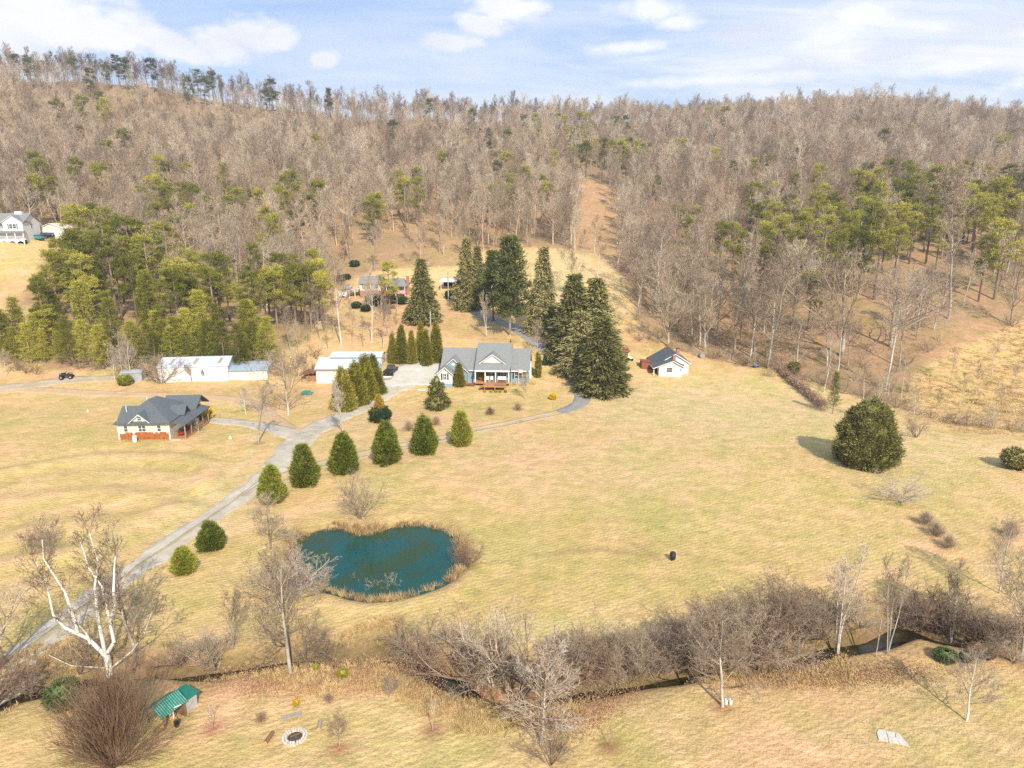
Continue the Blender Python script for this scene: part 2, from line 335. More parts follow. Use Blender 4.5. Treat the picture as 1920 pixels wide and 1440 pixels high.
BERMS=[([(0,890),(120,868),(190,858),(330,858),(400,872),(380,905)],.35),([(0,1010),(100,985),(200,985),(310,950)],.3),([(0,1060),(150,1030),(260,985),(340,950)],.3),([(40,940),(160,925),(300,930)],.25)]
BERMS=[([flat(*p) for p in b],h) for b,h in BERMS]
def wob(x,y,s,seed):
    """cheap smooth value noise from sines"""
    r=np.random.RandomState(seed); o=np.zeros(np.shape(x))
    for i in range(7):
        a=r.uniform(0,6.28); f=(.6+r.rand()*1.6)/s; o=o+np.sin((x*math.cos(a)+y*math.sin(a))*f+r.uniform(0,6.28))
    return o/3.2
def ss(a,b,x):
    t=np.clip((x-a)/(b-a),0,1); return t*t*(3-2*t)
def H(x,y):
    x=np.asarray(x,float); y=np.asarray(y,float)
    z=tps(x,y)
    far=ss(150,240,y); z=z+far*(wob(x,y,22,3)*1.8+wob(x,y,9,4)*.5)+(1-far)*wob(x,y,9,5)*.10
    near=(y<110)&(y>20)
    if np.any(near):
        xn,yn=x[near],y[near]; zn=z[near]
        for b,h in BERMS:
            d=seg_dist(xn,yn,b); zn=zn+h*np.exp(-(d/1.6)**2)-h*.5*np.exp(-((d-3.2)/1.6)**2)
        d=seg_dist(xn,yn,POND,True); d=np.where(inside(xn,yn,POND),-d,d)
        k=1-ss(-1.8,1.6,d); lip=np.exp(-((d-2.2)/1.1)**2)*.15
        zn=zn*(1-k)+(-2.2)*k+lip
        d=seg_dist(xn,yn,CREEK)+wob(xn,yn,2.2,8)*.45
        k=1-ss(.1,2.0,d); zn=zn*(1-k)+(-1.6)*k
        z=z.copy(); z[near]=zn
    return z
def Hs(x,y): return float(H(np.array([x]),np.array([y]))[0])
def hit(px,py,h=0.0,y0=25,y1=620):
    """ground point whose mark at height h above the ground is seen at this place in the photograph"""
    Y=np.concatenate([np.linspace(y0,200,700),np.linspace(200.5,y1,600)]); z=CAMZ+Y*slope_of(py); d=Y*CP+(CAMZ-z)*SP; x=(px-960)/FPX*d
    g=z-(H(x,Y)+h); i=np.where(g<0)[0]
    if len(i)==0: j=int(np.argmin(g)); t=0
    else:
        j=max(int(i[0]),1); t=g[j-1]/(g[j-1]-g[j]+1e-9); j-=1
    j=min(j,len(Y)-2); yy=Y[j]+(Y[j+1]-Y[j])*t; xx=x[j]+(x[j+1]-x[j])*t
    return xx,yy,Hs(xx,yy)
def depth(x,y,z): return y*CP+(CAMZ-z)*SP
def h_from(px,py,top):
    """height of an upright thing that stands at (px,py) and ends at row top"""
    x,y,z=hit(px,py); zt=CAMZ+y*slope_of(top); return max(zt-z,.2)
TREELINE=[(-900,700),(0,700),(200,692),(300,668),(520,662),(575,640),(592,600),(612,548),(690,512),(760,500),(850,500),(880,474),(980,464),(1050,466),(1140,480),(1180,540),(1200,608),(1260,650),(1330,672),(1440,692),(1520,715),(1640,748),(1760,785),(1920,802),(2600,840)]
LEFTFIELD=[(-1500,446),(60,446),(135,452),(100,470),(75,500),(55,545),(20,585),(-60,600),(-1500,640)]
MARSH=[(1790,812),(1690,752),(1720,700),(1790,650),(1860,625),(1930,600),(2700,560),(2700,870)]
TRACK=[(1085,476),(1075,430),(1090,392),(1085,352),(1110,338),(1140,350),(1150,395),(1165,440),(1160,476)]
_tx=np.array([p[0] for p in TREELINE]); _ty=np.array([p[1] for p in TREELINE])
def forest(x,y,z):
    px,py=proj(x,y,z); w=(py<np.interp(px,_tx,_ty))|(y>235)
    w&=~(inside(px,py,LEFTFIELD)&(y<215)); w&=~(inside(px,py,MARSH)&(y<175)); w&=~(inside(px,py,TRACK)&(y<380)); w&=(y>100); w&=~((px<75)&(py>575)&(y<200))
    return w
# ---- terrain sheet
rows=np.concatenate([np.linspace(-150,18,26),np.geomspace(20,860,600),np.linspace(900,2600,14)]); cols=np.linspace(-1,1,560)
Yg=np.repeat(rows[:,None],len(cols),1); Xg=cols[None]*(np.abs(Yg)*.98+62+np.where(Yg<20,20-Yg,0)*.5)
Yc=np.minimum(Yg,800); Zg=H(Xg*np.minimum(1,800/np.maximum(Yg,1)),Yc); Zg=np.where(Yg>800,Zg-(Yg-800)*.05,Zg)
PX,PY=proj(Xg,Yg,Zg); nr,nc=Yg.shape
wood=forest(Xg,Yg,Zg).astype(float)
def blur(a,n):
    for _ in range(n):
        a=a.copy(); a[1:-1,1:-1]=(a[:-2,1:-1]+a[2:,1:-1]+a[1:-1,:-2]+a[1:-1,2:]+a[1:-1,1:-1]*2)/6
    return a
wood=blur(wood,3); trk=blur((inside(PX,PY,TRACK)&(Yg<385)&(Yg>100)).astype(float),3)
base=np.zeros((nr,nc,3))+np.array((.60,.412,.198))
def paint(mask,col):
    global base; mask=np.clip(mask,0,1)[...,None]; base=base*(1-mask)+np.array(col)*mask
def ell(px,py,rx,ry,rot=0,soft=.6):
    a=R(rot); dx=PX-px; dy=PY-py; u=(dx*math.cos(a)+dy*math.sin(a))/rx; v=(-dx*math.sin(a)+dy*math.cos(a))/ry
    return 1-ss(1-soft,1+soft,np.hypot(u,v))
nf=(Yg<130)
GREEN=(.47,.37,.14); PINK=(.60,.405,.225); PALE=(.60,.48,.265); DIRT=(.50,.30,.16); LEAF=(.56,.315,.175); BROWN=(.34,.225,.12)
v1=wob(Xg,Yg,5.5,11); v2=wob(Xg,Yg,13,12); v3=wob(Xg,Yg,2.3,13)
paint(ss(.2,1.3,v1)*.22,GREEN); paint(ss(.2,1.3,-v2)*.35,PALE)
for a in [(1180,960,420,130,-4,.7,.45),(1000,1100,250,70,0,.7,.45),(330,800,70,60,0,.7,.7),(180,790,200,40,0,.7,.5),(900,750,130,28,0,.7,.4),(760,900,120,40,20,.7,.5),(1250,1050,300,60,0,.7,.4),(420,1080,120,70,-30,.7,.5),(300,1400,260,60,0,.7,.45),(1250,1370,200,60,0,.7,.55),(950,1400,260,40,0,.7,.45),(1500,790,120,40,20,.7,.5),(1720,900,140,60,0,.7,.3),(60,1180,160,40,-30,.7,.5),(1800,1120,120,60,0,.7,.5),(200,745,260,12,0,.7,.35),(1300,900,260,90,0,.7,.3),(1140,950,180,35,0,.7,.5)]:
    paint(ell(*a[:6])*a[6]*(.6+.4*np.clip(v3+.6,0,1)),GREEN)
for a in [(1000,880,300,60,8,.7,.75),(900,860,200,45,8,.7,.5),(1270,790,200,55,0,.7,.3),(120,760,120,30,0,.7,.35),(1150,860,260,40,0,.7,.4),(300,905,120,30,0,.7,.4),(200,1010,200,40,0,.7,.3),(760,790,160,25,0,.7,.4),(1500,1350,340,60,0,.7,.6),(1750,1400,300,60,0,.7,.5),(1600,1290,260,30,0,.7,.5),(1200,1420,200,30,0,.7,.4)]:
    paint(ell(*a[:6])*a[6]*(.6+.4*np.clip(v1+.6,0,1)),PINK)
for a in [(1400,760,260,50,5,.7,.45),(1050,1180,200,25,0,.7,.4),(420,940,120,50,-30,.7,.4),(1750,850,200,60,0,.7,.35),(1100,520,90,60,20,.7,.5)]:
    paint(ell(*a[:6])*a[6],PALE)
# orange leaf litter and clay
for a in [(680,1266,280,32,-2,.6,1.0),(300,1290,220,22,0,.6,.6),(860,1300,180,26,12,.6,.9),(1530,1265,180,22,0,.6,.7),(1750,1215,200,24,0,.6,.7),(1130,1320,110,22,-25,.6,.6),(1620,1320,160,30,0,.6,.35),(780,690,70,12,0,.5,.7),(930,628,60,12,0,.5,.9),(700,600,130,60,0,.6,.75),(860,600,80,50,0,.6,.35),(1190,640,60,25,0,.6,.7),(60,712,100,12,0,.5,.7),(420,735,200,14,0,.6,.6),(1120,410,60,75,0,.6,1.0),(1160,725,50,12,0,.6,.6),(610,720,60,12,0,.6,.5),(1330,835,40,10,0,.6,.0),(1400,680,60,8,0,.6,.5),(0,550,120,26,0,.6,.5),(350,875,60,14,10,.6,.5),(80,1290,90,20,0,.6,.6),(520,760,40,12,0,.5,.5)]:
    paint(ell(*a[:6])*a[6]*(.75+.25*np.clip(v3,-1,1)),LEAF if a[1]>1150 or (a[0]<800 and a[1]<680) else DIRT)
dc=seg_dist(Xg,Yg,CREEK)
paint((1-ss(1.5,4.2,dc+v3*.6))*.75,BROWN); paint((1-ss(.8,2.2,dc))*.7,(.12,.085,.05))
dp=seg_dist(Xg,Yg,POND,True); paint((1-ss(.6,2.6,dp+v3*.3))*.7,BROWN); paint(np.where(inside(Xg,Yg,POND),1.,0.),(.05,.06,.04))
for b,h in BERMS:
    d=seg_dist(Xg,Yg,b); paint(np.exp(-(d/.8)**2)*.45,PINK); paint(np.exp(-((d-2.6)/1.2)**2)*.3,GREEN)
def wline(pts): return [hit(*p)[:2] for p in pts]
for pts,w,c,k in [([(170,1150),(280,1060),(340,1010),(480,920)],.5,PALE,.0),([(250,1070),(330,985),(400,925),(470,850),(475,815)],.45,PALE,.6),([(0,1045),(150,1035),(260,985),(320,945),(310,930),(250,925)],.5,PINK,.5),([(0,885),(110,865),(200,862),(330,850),(400,865),(400,890),(350,905),(150,915)],.5,PINK,.55),([(1545,985),(1640,1010)],.4,PALE,.0),([(1700,905),(1860,1080)],.35,PALE,.45),([(1100,755),(1200,735),(1230,712)],1.4,PALE,.6),([(1010,1040),(1120,1030),(1230,1045),(1190,1020)],.5,BROWN,.5),([(930,565),(1000,480),(1090,470)],1.0,PALE,.2),([(960,1320),(900,1308),(840,1298)],.4,LEAF,.5)]:
    d=seg_dist(Xg,Yg,wline(pts)); paint(np.exp(-(d/w)**2)*k,c)
for px,py in [(400,1365),(811,1369),(1143,1402),(1355,1325),(636,1405),(510,760),(485,832),(960,640)]:
    x,y,_=hit(px,py); paint(np.exp(-(np.hypot(Xg-x,Yg-y)/.75)**2)*.8,(.30,.13,.08))
mpx=inside(PX+wob(Xg,Yg,6,51)*26,PY+wob(Xg,Yg,5,52)*14,MARSH)&(Yg<175)&(Yg>90); paint(blur(mpx.astype(float),4)*.9,(.57,.39,.18))
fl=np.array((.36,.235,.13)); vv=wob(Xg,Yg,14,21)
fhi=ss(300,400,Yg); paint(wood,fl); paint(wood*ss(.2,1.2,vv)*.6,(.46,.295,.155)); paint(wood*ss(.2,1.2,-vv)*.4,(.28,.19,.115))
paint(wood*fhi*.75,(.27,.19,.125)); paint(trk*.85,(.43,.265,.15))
idx=np.arange(nr*nc).reshape(nr,nc)
F=np.stack([idx[:-1,:-1],idx[:-1,1:],idx[1:,1:],idx[1:,:-1]],-1).reshape(-1,4)
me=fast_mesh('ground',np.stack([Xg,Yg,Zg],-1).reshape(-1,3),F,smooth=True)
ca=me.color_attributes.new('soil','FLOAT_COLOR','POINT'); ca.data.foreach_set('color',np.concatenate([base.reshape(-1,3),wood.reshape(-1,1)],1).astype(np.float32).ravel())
m=bpy.data.materials.new('ground_cover'); m.use_nodes=True; t=m.node_tree; b=t.nodes['Principled BSDF']
b.inputs['Roughness'].default_value=.95; b.inputs['Specular IOR Level'].default_value=.05
at=nn(t,'ShaderNodeAttribute',attribute_name='soil'); tcn=nn(t,'ShaderNodeTexCoord')
def nz(scale,detail=6.,rough=.65,vec=None,dist=0.):
    n=nn(t,'ShaderNodeTexNoise',i_Scale=scale,i_Detail=detail,i_Roughness=rough,i_Distortion=dist)
    if vec is None: lk(t,tcn,'Object',n,0)
    else: t.links.new(vec,n.inputs[0])
    return n.outputs[0]
mpg=nn(t,'ShaderNodeMapping'); mpg.inputs['Rotation'].default_value=(0,0,R(-52)); mpg.inputs['Scale'].default_value=(.35,2.2,1); lk(t,tcn,'Object',mpg,0)
def mod(col,val,lo,hi,amt_lo,amt_hi):
    r=ramp(t,[(lo,amt_lo),(hi,amt_hi)]); t.links.new(val,r.inputs[0]); return mixc(t,1.0,col,r.outputs[0],'MULTIPLY')
c=at.outputs['Color']
c=mod(c,nz(.55,8,.7),.32,.68,(.80,.84,.80),(1.20,1.16,1.18))
c=mod(c,nz(3.2,6,.7,mpg.outputs[0]),.34,.66,(.84,.85,.80),(1.14,1.14,1.16))
c=mod(c,nz(6.0,5,.75),.32,.68,(.82,.82,.79),(1.16,1.15,1.17))
c=mod(c,nz(.09,3,.5),.35,.65,(.94,1.0,.92),(1.06,1.0,1.06))
wv=nn(t,'ShaderNodeTexWave',i_Scale=.62,i_Distortion=2.2,i_Detail=2.0,wave_profile='SIN'); wv.inputs['Detail Scale'].default_value=.35
mw=nn(t,'ShaderNodeMapping'); mw.inputs['Rotation'].default_value=(0,0,R(62)); lk(t,tcn,'Object',mw,0); lk(t,mw,0,wv,0)
c=mod(c,math_(t,'MULTIPLY',wv.outputs['Fac'],nz(.05,2,.5)),.12,.42,(.93,.94,.91),(1.06,1.055,1.06))
c=mod(c,nz(.22,5,.6),.36,.64,(.88,.93,.80),(1.08,1.03,1.12))
# sparse darker tufts and weeds
tf=ramp(t,[(.60,(0,0,0)),(.70,(1,1,1))]); t.links.new(nz(2.1,7,.8),tf.inputs[0])
c=mixc(t,math_(t,'MULTIPLY',tf.outputs[0],.35),c,(.27,.20,.085))
t.links.new(c,b.inputs['Base Color'])
bp=nn(t,'ShaderNodeBump',i_Strength=.75,i_Distance=.25); t.links.new(math_(t,'ADD',nz(3.5,6,.7),math_(t,'MULTIPLY',nz(.8,5,.6),1.6)),bp.inputs['Height']); lk(t,bp,0,b,'Normal')
me.materials.append(m)
g=link('ground',me,kind='structure')
# ---- water
def watermat(name,a,b_,rough=.04,sc=.12):
    m=bpy.data.materials.new(name); m.use_nodes=True; t=m.node_tree; b=t.nodes['Principled BSDF']
    b.inputs['Roughness'].default_value=rough; b.inputs['IOR'].default_value=1.33
    tcn=nn(t,'ShaderNodeTexCoord'); n=nn(t,'ShaderNodeTexNoise',i_Scale=sc,i_Detail=5.,i_Roughness=.6,i_Distortion=.6); lk(t,tcn,'Object',n,0)
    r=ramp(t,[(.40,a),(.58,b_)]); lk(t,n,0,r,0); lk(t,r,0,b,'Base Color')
    n2=nn(t,'ShaderNodeTexNoise',i_Scale=5.,i_Detail=3.); lk(t,tcn,'Object',n2,0)
    bp=nn(t,'ShaderNodeBump',i_Strength=.05,i_Distance=.02); lk(t,n2,0,bp,'Height'); lk(t,bp,0,b,'Normal')
    return m
pc=np.mean(POND,0); out=[tuple(pc+(np.array(p)-pc)*1.10) for p in POND]
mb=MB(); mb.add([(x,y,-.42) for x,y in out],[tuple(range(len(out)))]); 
mb.build('pond_water',watermat('pond_water',(.022,.050,.014),(.003,.062,.058),sc=.22),kind='structure')  # mottled water; dark green patches put tree reflections into the colour
def ribbon(name,pts,width,m,lift=.03,step=.7,edge=.12,z=None,seed=1,kind='structure',skirt=.12,mid=5,off=0.0):
    P_=np.array(pts,float); 
    # Catmull-Rom through the points
    Q=np.vstack([2*P_[0]-P_[1],P_,2*P_[-1]-P_[-2]]); out=[]
    for i in range(1,len(Q)-2):
        n=max(2,int(np.hypot(*(Q[i+1]-Q[i]))/step)); tt=np.linspace(0,1,n,endpoint=False)[:,None]
        out.append(.5*((2*Q[i])+(-Q[i-1]+Q[i+1])*tt+(2*Q[i-1]-5*Q[i]+4*Q[i+1]-Q[i+2])*tt**2+(-Q[i-1]+3*Q[i]-3*Q[i+1]+Q[i+2])*tt**3))
    c=np.vstack(out+[P_[-1:]]); T=np.gradient(c,axis=0); T/=np.linalg.norm(T,axis=1)[:,None]+1e-9; N=np.c_[-T[:,1],T[:,0]]
    rs=np.random.RandomState(seed); w=width if np.isscalar(width) else np.interp(np.linspace(0,1,len(c)),np.linspace(0,1,len(width)),width)
    jl=np.convolve(rs.uniform(-1,1,len(c)+4),np.ones(3)/3,'same')[:len(c)]*edge; jr=np.convolve(rs.uniform(-1,1,len(c)+4),np.ones(3)/3,'same')[:len(c)]*edge
    u=np.linspace(-.5,.5,mid); V=[]
    for k,uu in enumerate(u):
        o=uu*w+(jl if k==0 else 0)+(jr if k==mid-1 else 0)+off
        xy=c+N*np.reshape(o*np.ones(len(c)),(-1,1)); zz=H(xy[:,0],xy[:,1])+lift if z is None else np.full(len(c),z)
        V.append(np.c_[xy,zz])
    for k,uu in ((0,-.5),(mid-1,.5)):
        o=uu*w*1.0+(jl if k==0 else jr)+np.sign(uu)*.12+off; xy=c+N*np.reshape(o*np.ones(len(c)),(-1,1)); zz=(H(xy[:,0],xy[:,1])-skirt) if z is None else np.full(len(c),z-.05)
        V.append(np.c_[xy,zz])
    order=[mid]+list(range(mid))+[mid+1]; V=np.stack([V[i] for i in order],1); n,k=V.shape[:2]; ii=np.arange(n*k).reshape(n,k)
    F=np.stack([ii[:-1,:-1],ii[:-1,1:],ii[1:,1:],ii[1:,:-1]],-1).reshape(-1,4)[:,::-1]
    return link(name,fast_mesh(name,V.reshape(-1,3),F,m,True),kind=kind)
ribbon('creek_water',CREEK,2.0,watermat('creek_water',(.020,.014,.006),(.045,.035,.014),sc=.6),z=-1.28,edge=.1)
def roadmat(name,a,b_,strip=None):
    m=bpy.data.materials.new(name); m.use_nodes=True; t=m.node_tree; b=t.nodes['Principled BSDF']; b.inputs['Roughness'].default_value=.95; b.inputs['Specular IOR Level'].default_value=.05
    tcn=nn(t,'ShaderNodeTexCoord'); n=nn(t,'ShaderNodeTexNoise',i_Scale=.45,i_Detail=7.,i_Roughness=.7); lk(t,tcn,'Object',n,0)
    r=ramp(t,[(.34,a),(.66,b_)]); lk(t,n,0,r,0)
    n2=nn(t,'ShaderNodeTexNoise',i_Scale=9.,i_Detail=5.,i_Roughness=.8); lk(t,tcn,'Object',n2,0); r2=ramp(t,[(.3,(.78,.78,.78)),(.7,(1.18,1.18,1.18))]); lk(t,n2,0,r2,0)
    t.links.new(mixc(t,1.,r.outputs[0],r2.outputs[0],'MULTIPLY'),b.inputs['Base Color'])
    bp=nn(t,'ShaderNodeBump',i_Strength=.5,i_Distance=.05); lk(t,n2,0,bp,'Height'); lk(t,bp,0,b,'Normal')
    return m
M['gravel']=roadmat('pale_gravel',(.37,.31,.235),(.55,.495,.405)); M['dirt']=roadmat('orange_dirt',(.44,.29,.165),(.53,.38,.235)); M['asphalt']=roadmat('weathered_asphalt',(.22,.21,.20),(.34,.32,.295)); M['rut']=roadmat('worn_ruts',(.36,.28,.19),(.46,.38,.27))
M['greycon']=roadmat('pale_concrete',(.45,.41,.35),(.55,.52,.455))
M['strip']=roadmat('dusty_grass_strip',(.30,.25,.14),(.42,.35,.22))
main=wline([(-130,1345),(-50,1290),(10,1250),(80,1198),(170,1130),(270,1055),(350,1000),(430,945),(500,893),(545,845),(565,822),(620,790),(680,762),(735,728),(775,708),(822,697)])
ribbon('gravel_driveway',main,[3.0,3.0,3.0,3.1,3.2,3.3,3.4,4.6,4.6,4.2,4.0,5,6.5,6],M['gravel'],lift=.035,edge=.6,mid=9)
dg=wline([(-50,1290),(10,1250),(80,1198),(170,1130),(270,1055),(350,1000),(430,945),(485,902)]); ribbon('driveway_middle_strip',dg,[.55,.6,.5,.45,.4,.3,.12],M['strip'],lift=.05,edge=.25,mid=3,seed=21)
ap=wline([(722,718),(760,706),(800,698),(835,690)]); ribbon('parking_apron',ap,[5,9,12,9],M['greycon'],lift=.05,edge=.25,mid=13,seed=4)
ribbon('west_gravel_branch',wline([(566,822),(530,808),(480,797),(430,791),(388,786)]),[4,3.6,3.2,3.4,2.5],M['gravel'],lift=.055,edge=.5,seed=5,mid=7)
ribbon('dirt_road',wline([(536,806),(512,785),(492,766),(455,752),(400,746),(300,741),(150,736),(60,731),(-60,732),(-250,735)]),[3.4,3.0,2.8,2.6,2.6,2.6,2.6,3],M['dirt'],lift=.04,edge=.4,seed=6,mid=7)
ribbon('upper_dirt_drive',wline([(-30,732),(40,724),(90,718),(150,712),(215,709),(300,706)]),[3,3,2.6,2.4,2.2],M['rut'],lift=.06,edge=.4,seed=7,mid=7)
lane=wline([(1085,758),(1050,773),(1000,784),(950,795),(890,806),(830,822),(740,838),(690,850),(600,872),(550,888),(505,908),(470,932)])
ribbon('lane_wheel_track',lane,.75,M['rut'],lift=.04,edge=.2,off=.95,seed=8,mid=3); ribbon('lane_wheel_track',lane,.75,M['rut'],lift=.04,edge=.2,off=-.95,seed=9,mid=3)
ribbon('asphalt_drive',wline([(1052,773),(1080,762),(1092,748),(1087,728),(1074,706),(1056,684),(1034,665),(1008,645),(985,628),(960,613),(930,601),(895,588),(862,568),(846,552)]),[2.6,3.0,3.0,3.0,3.0,2.9,2.8,2.7,3.0],M['asphalt'],lift=.05,edge=.12,seed=10,mid=7)
ribbon('front_walk',wline([(828,712),(850,717),(880,720),(902,720)]),.9,M['greycon'],lift=.06,edge=.02,seed=12,mid=3)
# ---------------- tree builders ----------------
def seg_mesh(name,segs,mat_,sides_by_r=((.09,7),(.03,4),(0,3))):
    """segs: (p0,p1,r0,r1) tapered limbs -> one mesh"""
    A=np.array([(*s[0],*s[1],s[2],s[3]) for s in segs],dtype=np.float64)
    V=[];F=[];nv=0; hi=1e9
    for thr,n in sides_by_r:
        a=A[(A[:,6]>=thr)&(A[:,6]<hi)]; hi=thr
        if len(a)==0: continue
        p,q=a[:,:3],a[:,3:6]; d=q-p; d/=np.linalg.norm(d,axis=1)[:,None]+1e-9
        ref=np.where(np.abs(d[:,2:3])>.9,np.array([[1.,0,0]]),np.array([[0,0,1.]])); u=np.cross(d,ref); u/=np.linalg.norm(u,axis=1)[:,None]+1e-9; w=np.cross(d,u)
        ang=np.arange(n)*2*math.pi/n; c=np.cos(ang)[None,:,None]; s_=np.sin(ang)[None,:,None]
        ring=u[:,None]*c+w[:,None]*s_
        v=np.concatenate([p[:,None]+ring*a[:,6,None,None],q[:,None]+ring*a[:,7,None,None]],1).reshape(-1,3)
        m_=len(a); b=(np.arange(m_)*2*n)[:,None]; i=np.arange(n)[None]; j=(i+1)%n
        f=np.stack([b+i,b+j,b+j+n,b+i+n],-1).reshape(-1,4)+nv
        V.append(v);F.append(f);nv+=len(v)
    return fast_mesh(name,np.vstack(V),[np.vstack(F)],mat_)
def _n(v): 
    l=math.sqrt(v[0]*v[0]+v[1]*v[1]+v[2]*v[2])+1e-9; return (v[0]/l,v[1]/l,v[2]/l)
def turned(rng,d,ang):
    """direction at an angle to d, any side"""
    a=_n((rng.gauss(0,1),rng.gauss(0,1),rng.gauss(0,1))); k=a[0]*d[0]+a[1]*d[1]+a[2]*d[2]
    a=_n((a[0]-k*d[0],a[1]-k*d[1],a[2]-k*d[2])); c,s=math.cos(ang),math.sin(ang)
    return _n((d[0]*c+a[0]*s,d[1]*c+a[1]*s,d[2]*c+a[2]*s))
def limb(rng,p,d,L,r,lv,out,cnt,P_):
    ns=(5,4,3,2,1,1)[min(lv,5)] if P_.get('curvy',1) else 2
    pts=[p]; dirs=[d]; rr=[r]; tip=max(P_['rmin'],r*P_.get('taper',.35))
    for i in range(ns):
        w=P_['wob']*(1+.4*lv); d=_n((d[0]+rng.gauss(0,w),d[1]+rng.gauss(0,w),d[2]+rng.gauss(0,w)*.6+P_['up']))
        q=(p[0]+d[0]*L/ns,p[1]+d[1]*L/ns,p[2]+d[2]*L/ns); r2=r+(tip-r)*(i+1)/ns
        if P_.get('floor') and q[2]<.1: q=(q[0],q[1],.1)
        out.append((p,q,rr[-1],r2,lv)); p=q; pts.append(p); dirs.append(d); rr.append(r2)
    if lv>=len(cnt): return
    n=cnt[lv]; n=max(1,int(n*rng.uniform(.75,1.25)+.5))
    for k in range(n):
        t=P_['t0']+(1-P_['t0'])*(k+rng.random())/n; x=t*ns; i=min(int(x),ns-1); f=x-i
        a,b=pts[i],pts[i+1]; q=(a[0]+(b[0]-a[0])*f,a[1]+(b[1]-a[1])*f,a[2]+(b[2]-a[2])*f)
        dd=turned(rng,dirs[i+1],R(rng.uniform(*P_['ang'])))
        LL=L*rng.uniform(*P_['len'])*(1.12-.55*t); limb(rng,q,dd,LL,max(P_['rmin'],(rr[i]+(rr[i+1]-rr[i])*f)*P_.get('rk',.6)),lv+1,out,cnt,P_)
def tree_skeleton(style,seed,near=False):
    """returns trunk segments and crown segments of a tree 1 unit tall x 10 (10 m), to be scaled"""
    rng=random.Random(seed); tr=[]; cr=[]; H0=10.
    if style in('tall','open','birch','spread','dead'):
        P_=dict(wob=.10,up=.10,t0=.18,ang=(28,58),len=(.42,.7),rmin=.011 if near else .0135,rk=.55)
        cfg={'tall':(.42,1.0,13,(.24,.36),(25,50),.085),'open':(.22,1.0,17,(.36,.50),(35,62),.12),'birch':(.38,1.0,9,(.20,.32),(20,40),.07),'spread':(.20,.8,11,(.55,.75),(28,58),.16),'dead':(.35,.95,9,(.30,.45),(30,60),.13)}[style]
        f0,f1,nl,ll,la,r0=cfg
        stems=[((0,0,0),(rng.gauss(0,.04),rng.gauss(0,.04),1),1.0)]
        if style=='birch': stems=[((0,0,0),(math.cos(a)*.13,math.sin(a)*.13,1),rng.uniform(.8,1)) for a in [rng.uniform(0,2)+i*2.2 for i in range(3)]]
        for sp,sd,sk in stems:
            p=(sp[0],sp[1],-.25); d=_n(sd); n=12; LT=H0*(.92 if style!='spread' else .75)*sk; pts=[p];dd=[d];rs=[r0*1.25]
            for i in range(n):
                d=_n((d[0]+rng.gauss(0,.05),d[1]+rng.gauss(0,.05),d[2]+.08)); q=(p[0]+d[0]*LT/n,p[1]+d[1]*LT/n,p[2]+d[2]*LT/n)
                t=(i+1)/n; r=r0*(1-t)**.75+.02; tr.append((p,q,rs[-1],r,0)); p=q; pts.append(p); dd.append(d); rs.append(r)
            for k in range(nl):
                t=f0+(f1-f0)*(k+rng.random()*.8)/nl; x=t*n; i=min(int(x),n-1); f=x-i; a,b=pts[i],pts[i+1]
                q=tuple(a[j]+(b[j]-a[j])*f for j in range(3)); u=(t-f0)/(f1-f0)
                L=H0*rng.uniform(*ll)*(1-.62*u)*( .75+.5*math.sin(min(1,u*2.2+.35)*math.pi/2)); ang=R(rng.uniform(*la)*(1.15-.45*u))
                limb(rng,q,turned(rng,dd[i+1],ang),L*.85,max(.022,rs[i]*.55),1,cr,((0,6,4,2) if style=='birch' else (0,7,5,3) if near else (0,6,6)),P_)
    elif style=='candelabra':
        P_=dict(wob=.10,up=.10,t0=.15,ang=(25,55),len=(.42,.7),rmin=.011,rk=.5)
        def ln(pts,r0,r1,crown=True):
            q=[((X-617)/83,(rng.uniform(-.4,.4) if i else 0),(935-Y)/83) for i,(X,Y) in enumerate(pts)]
            for i in range(len(q)-1):
                a=r0+(r1-r0)*i/(len(q)-1); b=r0+(r1-r0)*(i+1)/(len(q)-1); tr.append((q[i],q[i+1],a,b,0)); d=_n(tuple(q[i+1][j]-q[i][j] for j in range(3)))
                if crown and i>0:
                    for k in range(1+i): f=rng.random(); limb(rng,tuple(q[i][j]+(q[i+1][j]-q[i][j])*f for j in range(3)),turned(rng,d,R(rng.uniform(25,50))),rng.uniform(.9,2.0),b*.4,1,cr,(0,5,4,2),P_)
        ln([(620,960),(612,830)],.24,.19,False)
        for p_ in ([(610,830),(530,740),(430,670),(390,590),(358,440),(335,310)],[(612,830),(616,600),(625,430),(640,310),(625,150)],[(630,810),(680,740),(665,600),(640,450),(600,330),(560,200)],[(672,620),(700,540),(722,450),(720,330),(745,200)]): ln(p_,.13,.035)
        ln([(490,700),(478,650),(450,480),(405,270),(395,180)],.12,.03); ln([(545,760),(530,700),(525,640)],.10,.05,False); ln([(600,905),(440,880),(330,820)],.05,.02); ln([(640,900),(740,820),(830,700),(900,560)],.07,.02)
    elif style=='bush':     # vase of fine upright stems
        P_=dict(wob=.05,up=.03,t0=.12,ang=(8,28),len=(.4,.75),rmin=.0125,taper=.3,floor=True)
        for k in range(125 if near else 34):
            a=rng.uniform(0,6.283); th=min(abs(rng.gauss(0,.72)),1.35); d=(math.sin(th)*math.cos(a),math.sin(th)*math.sin(a),math.cos(th))
            limb(rng,(math.cos(a)*.5*rng.random(),math.sin(a)*.5*rng.random(),-.1),d,H0*rng.uniform(.7,.98)*(1-.16*th),.055,1,cr,(0,11,3),P_)
    elif style=='shrub':    # many-stemmed, tangled
        P_=dict(wob=.16,up=.05,t0=.2,ang=(20,60),len=(.35,.62),rmin=.013 if near else .020,floor=True)
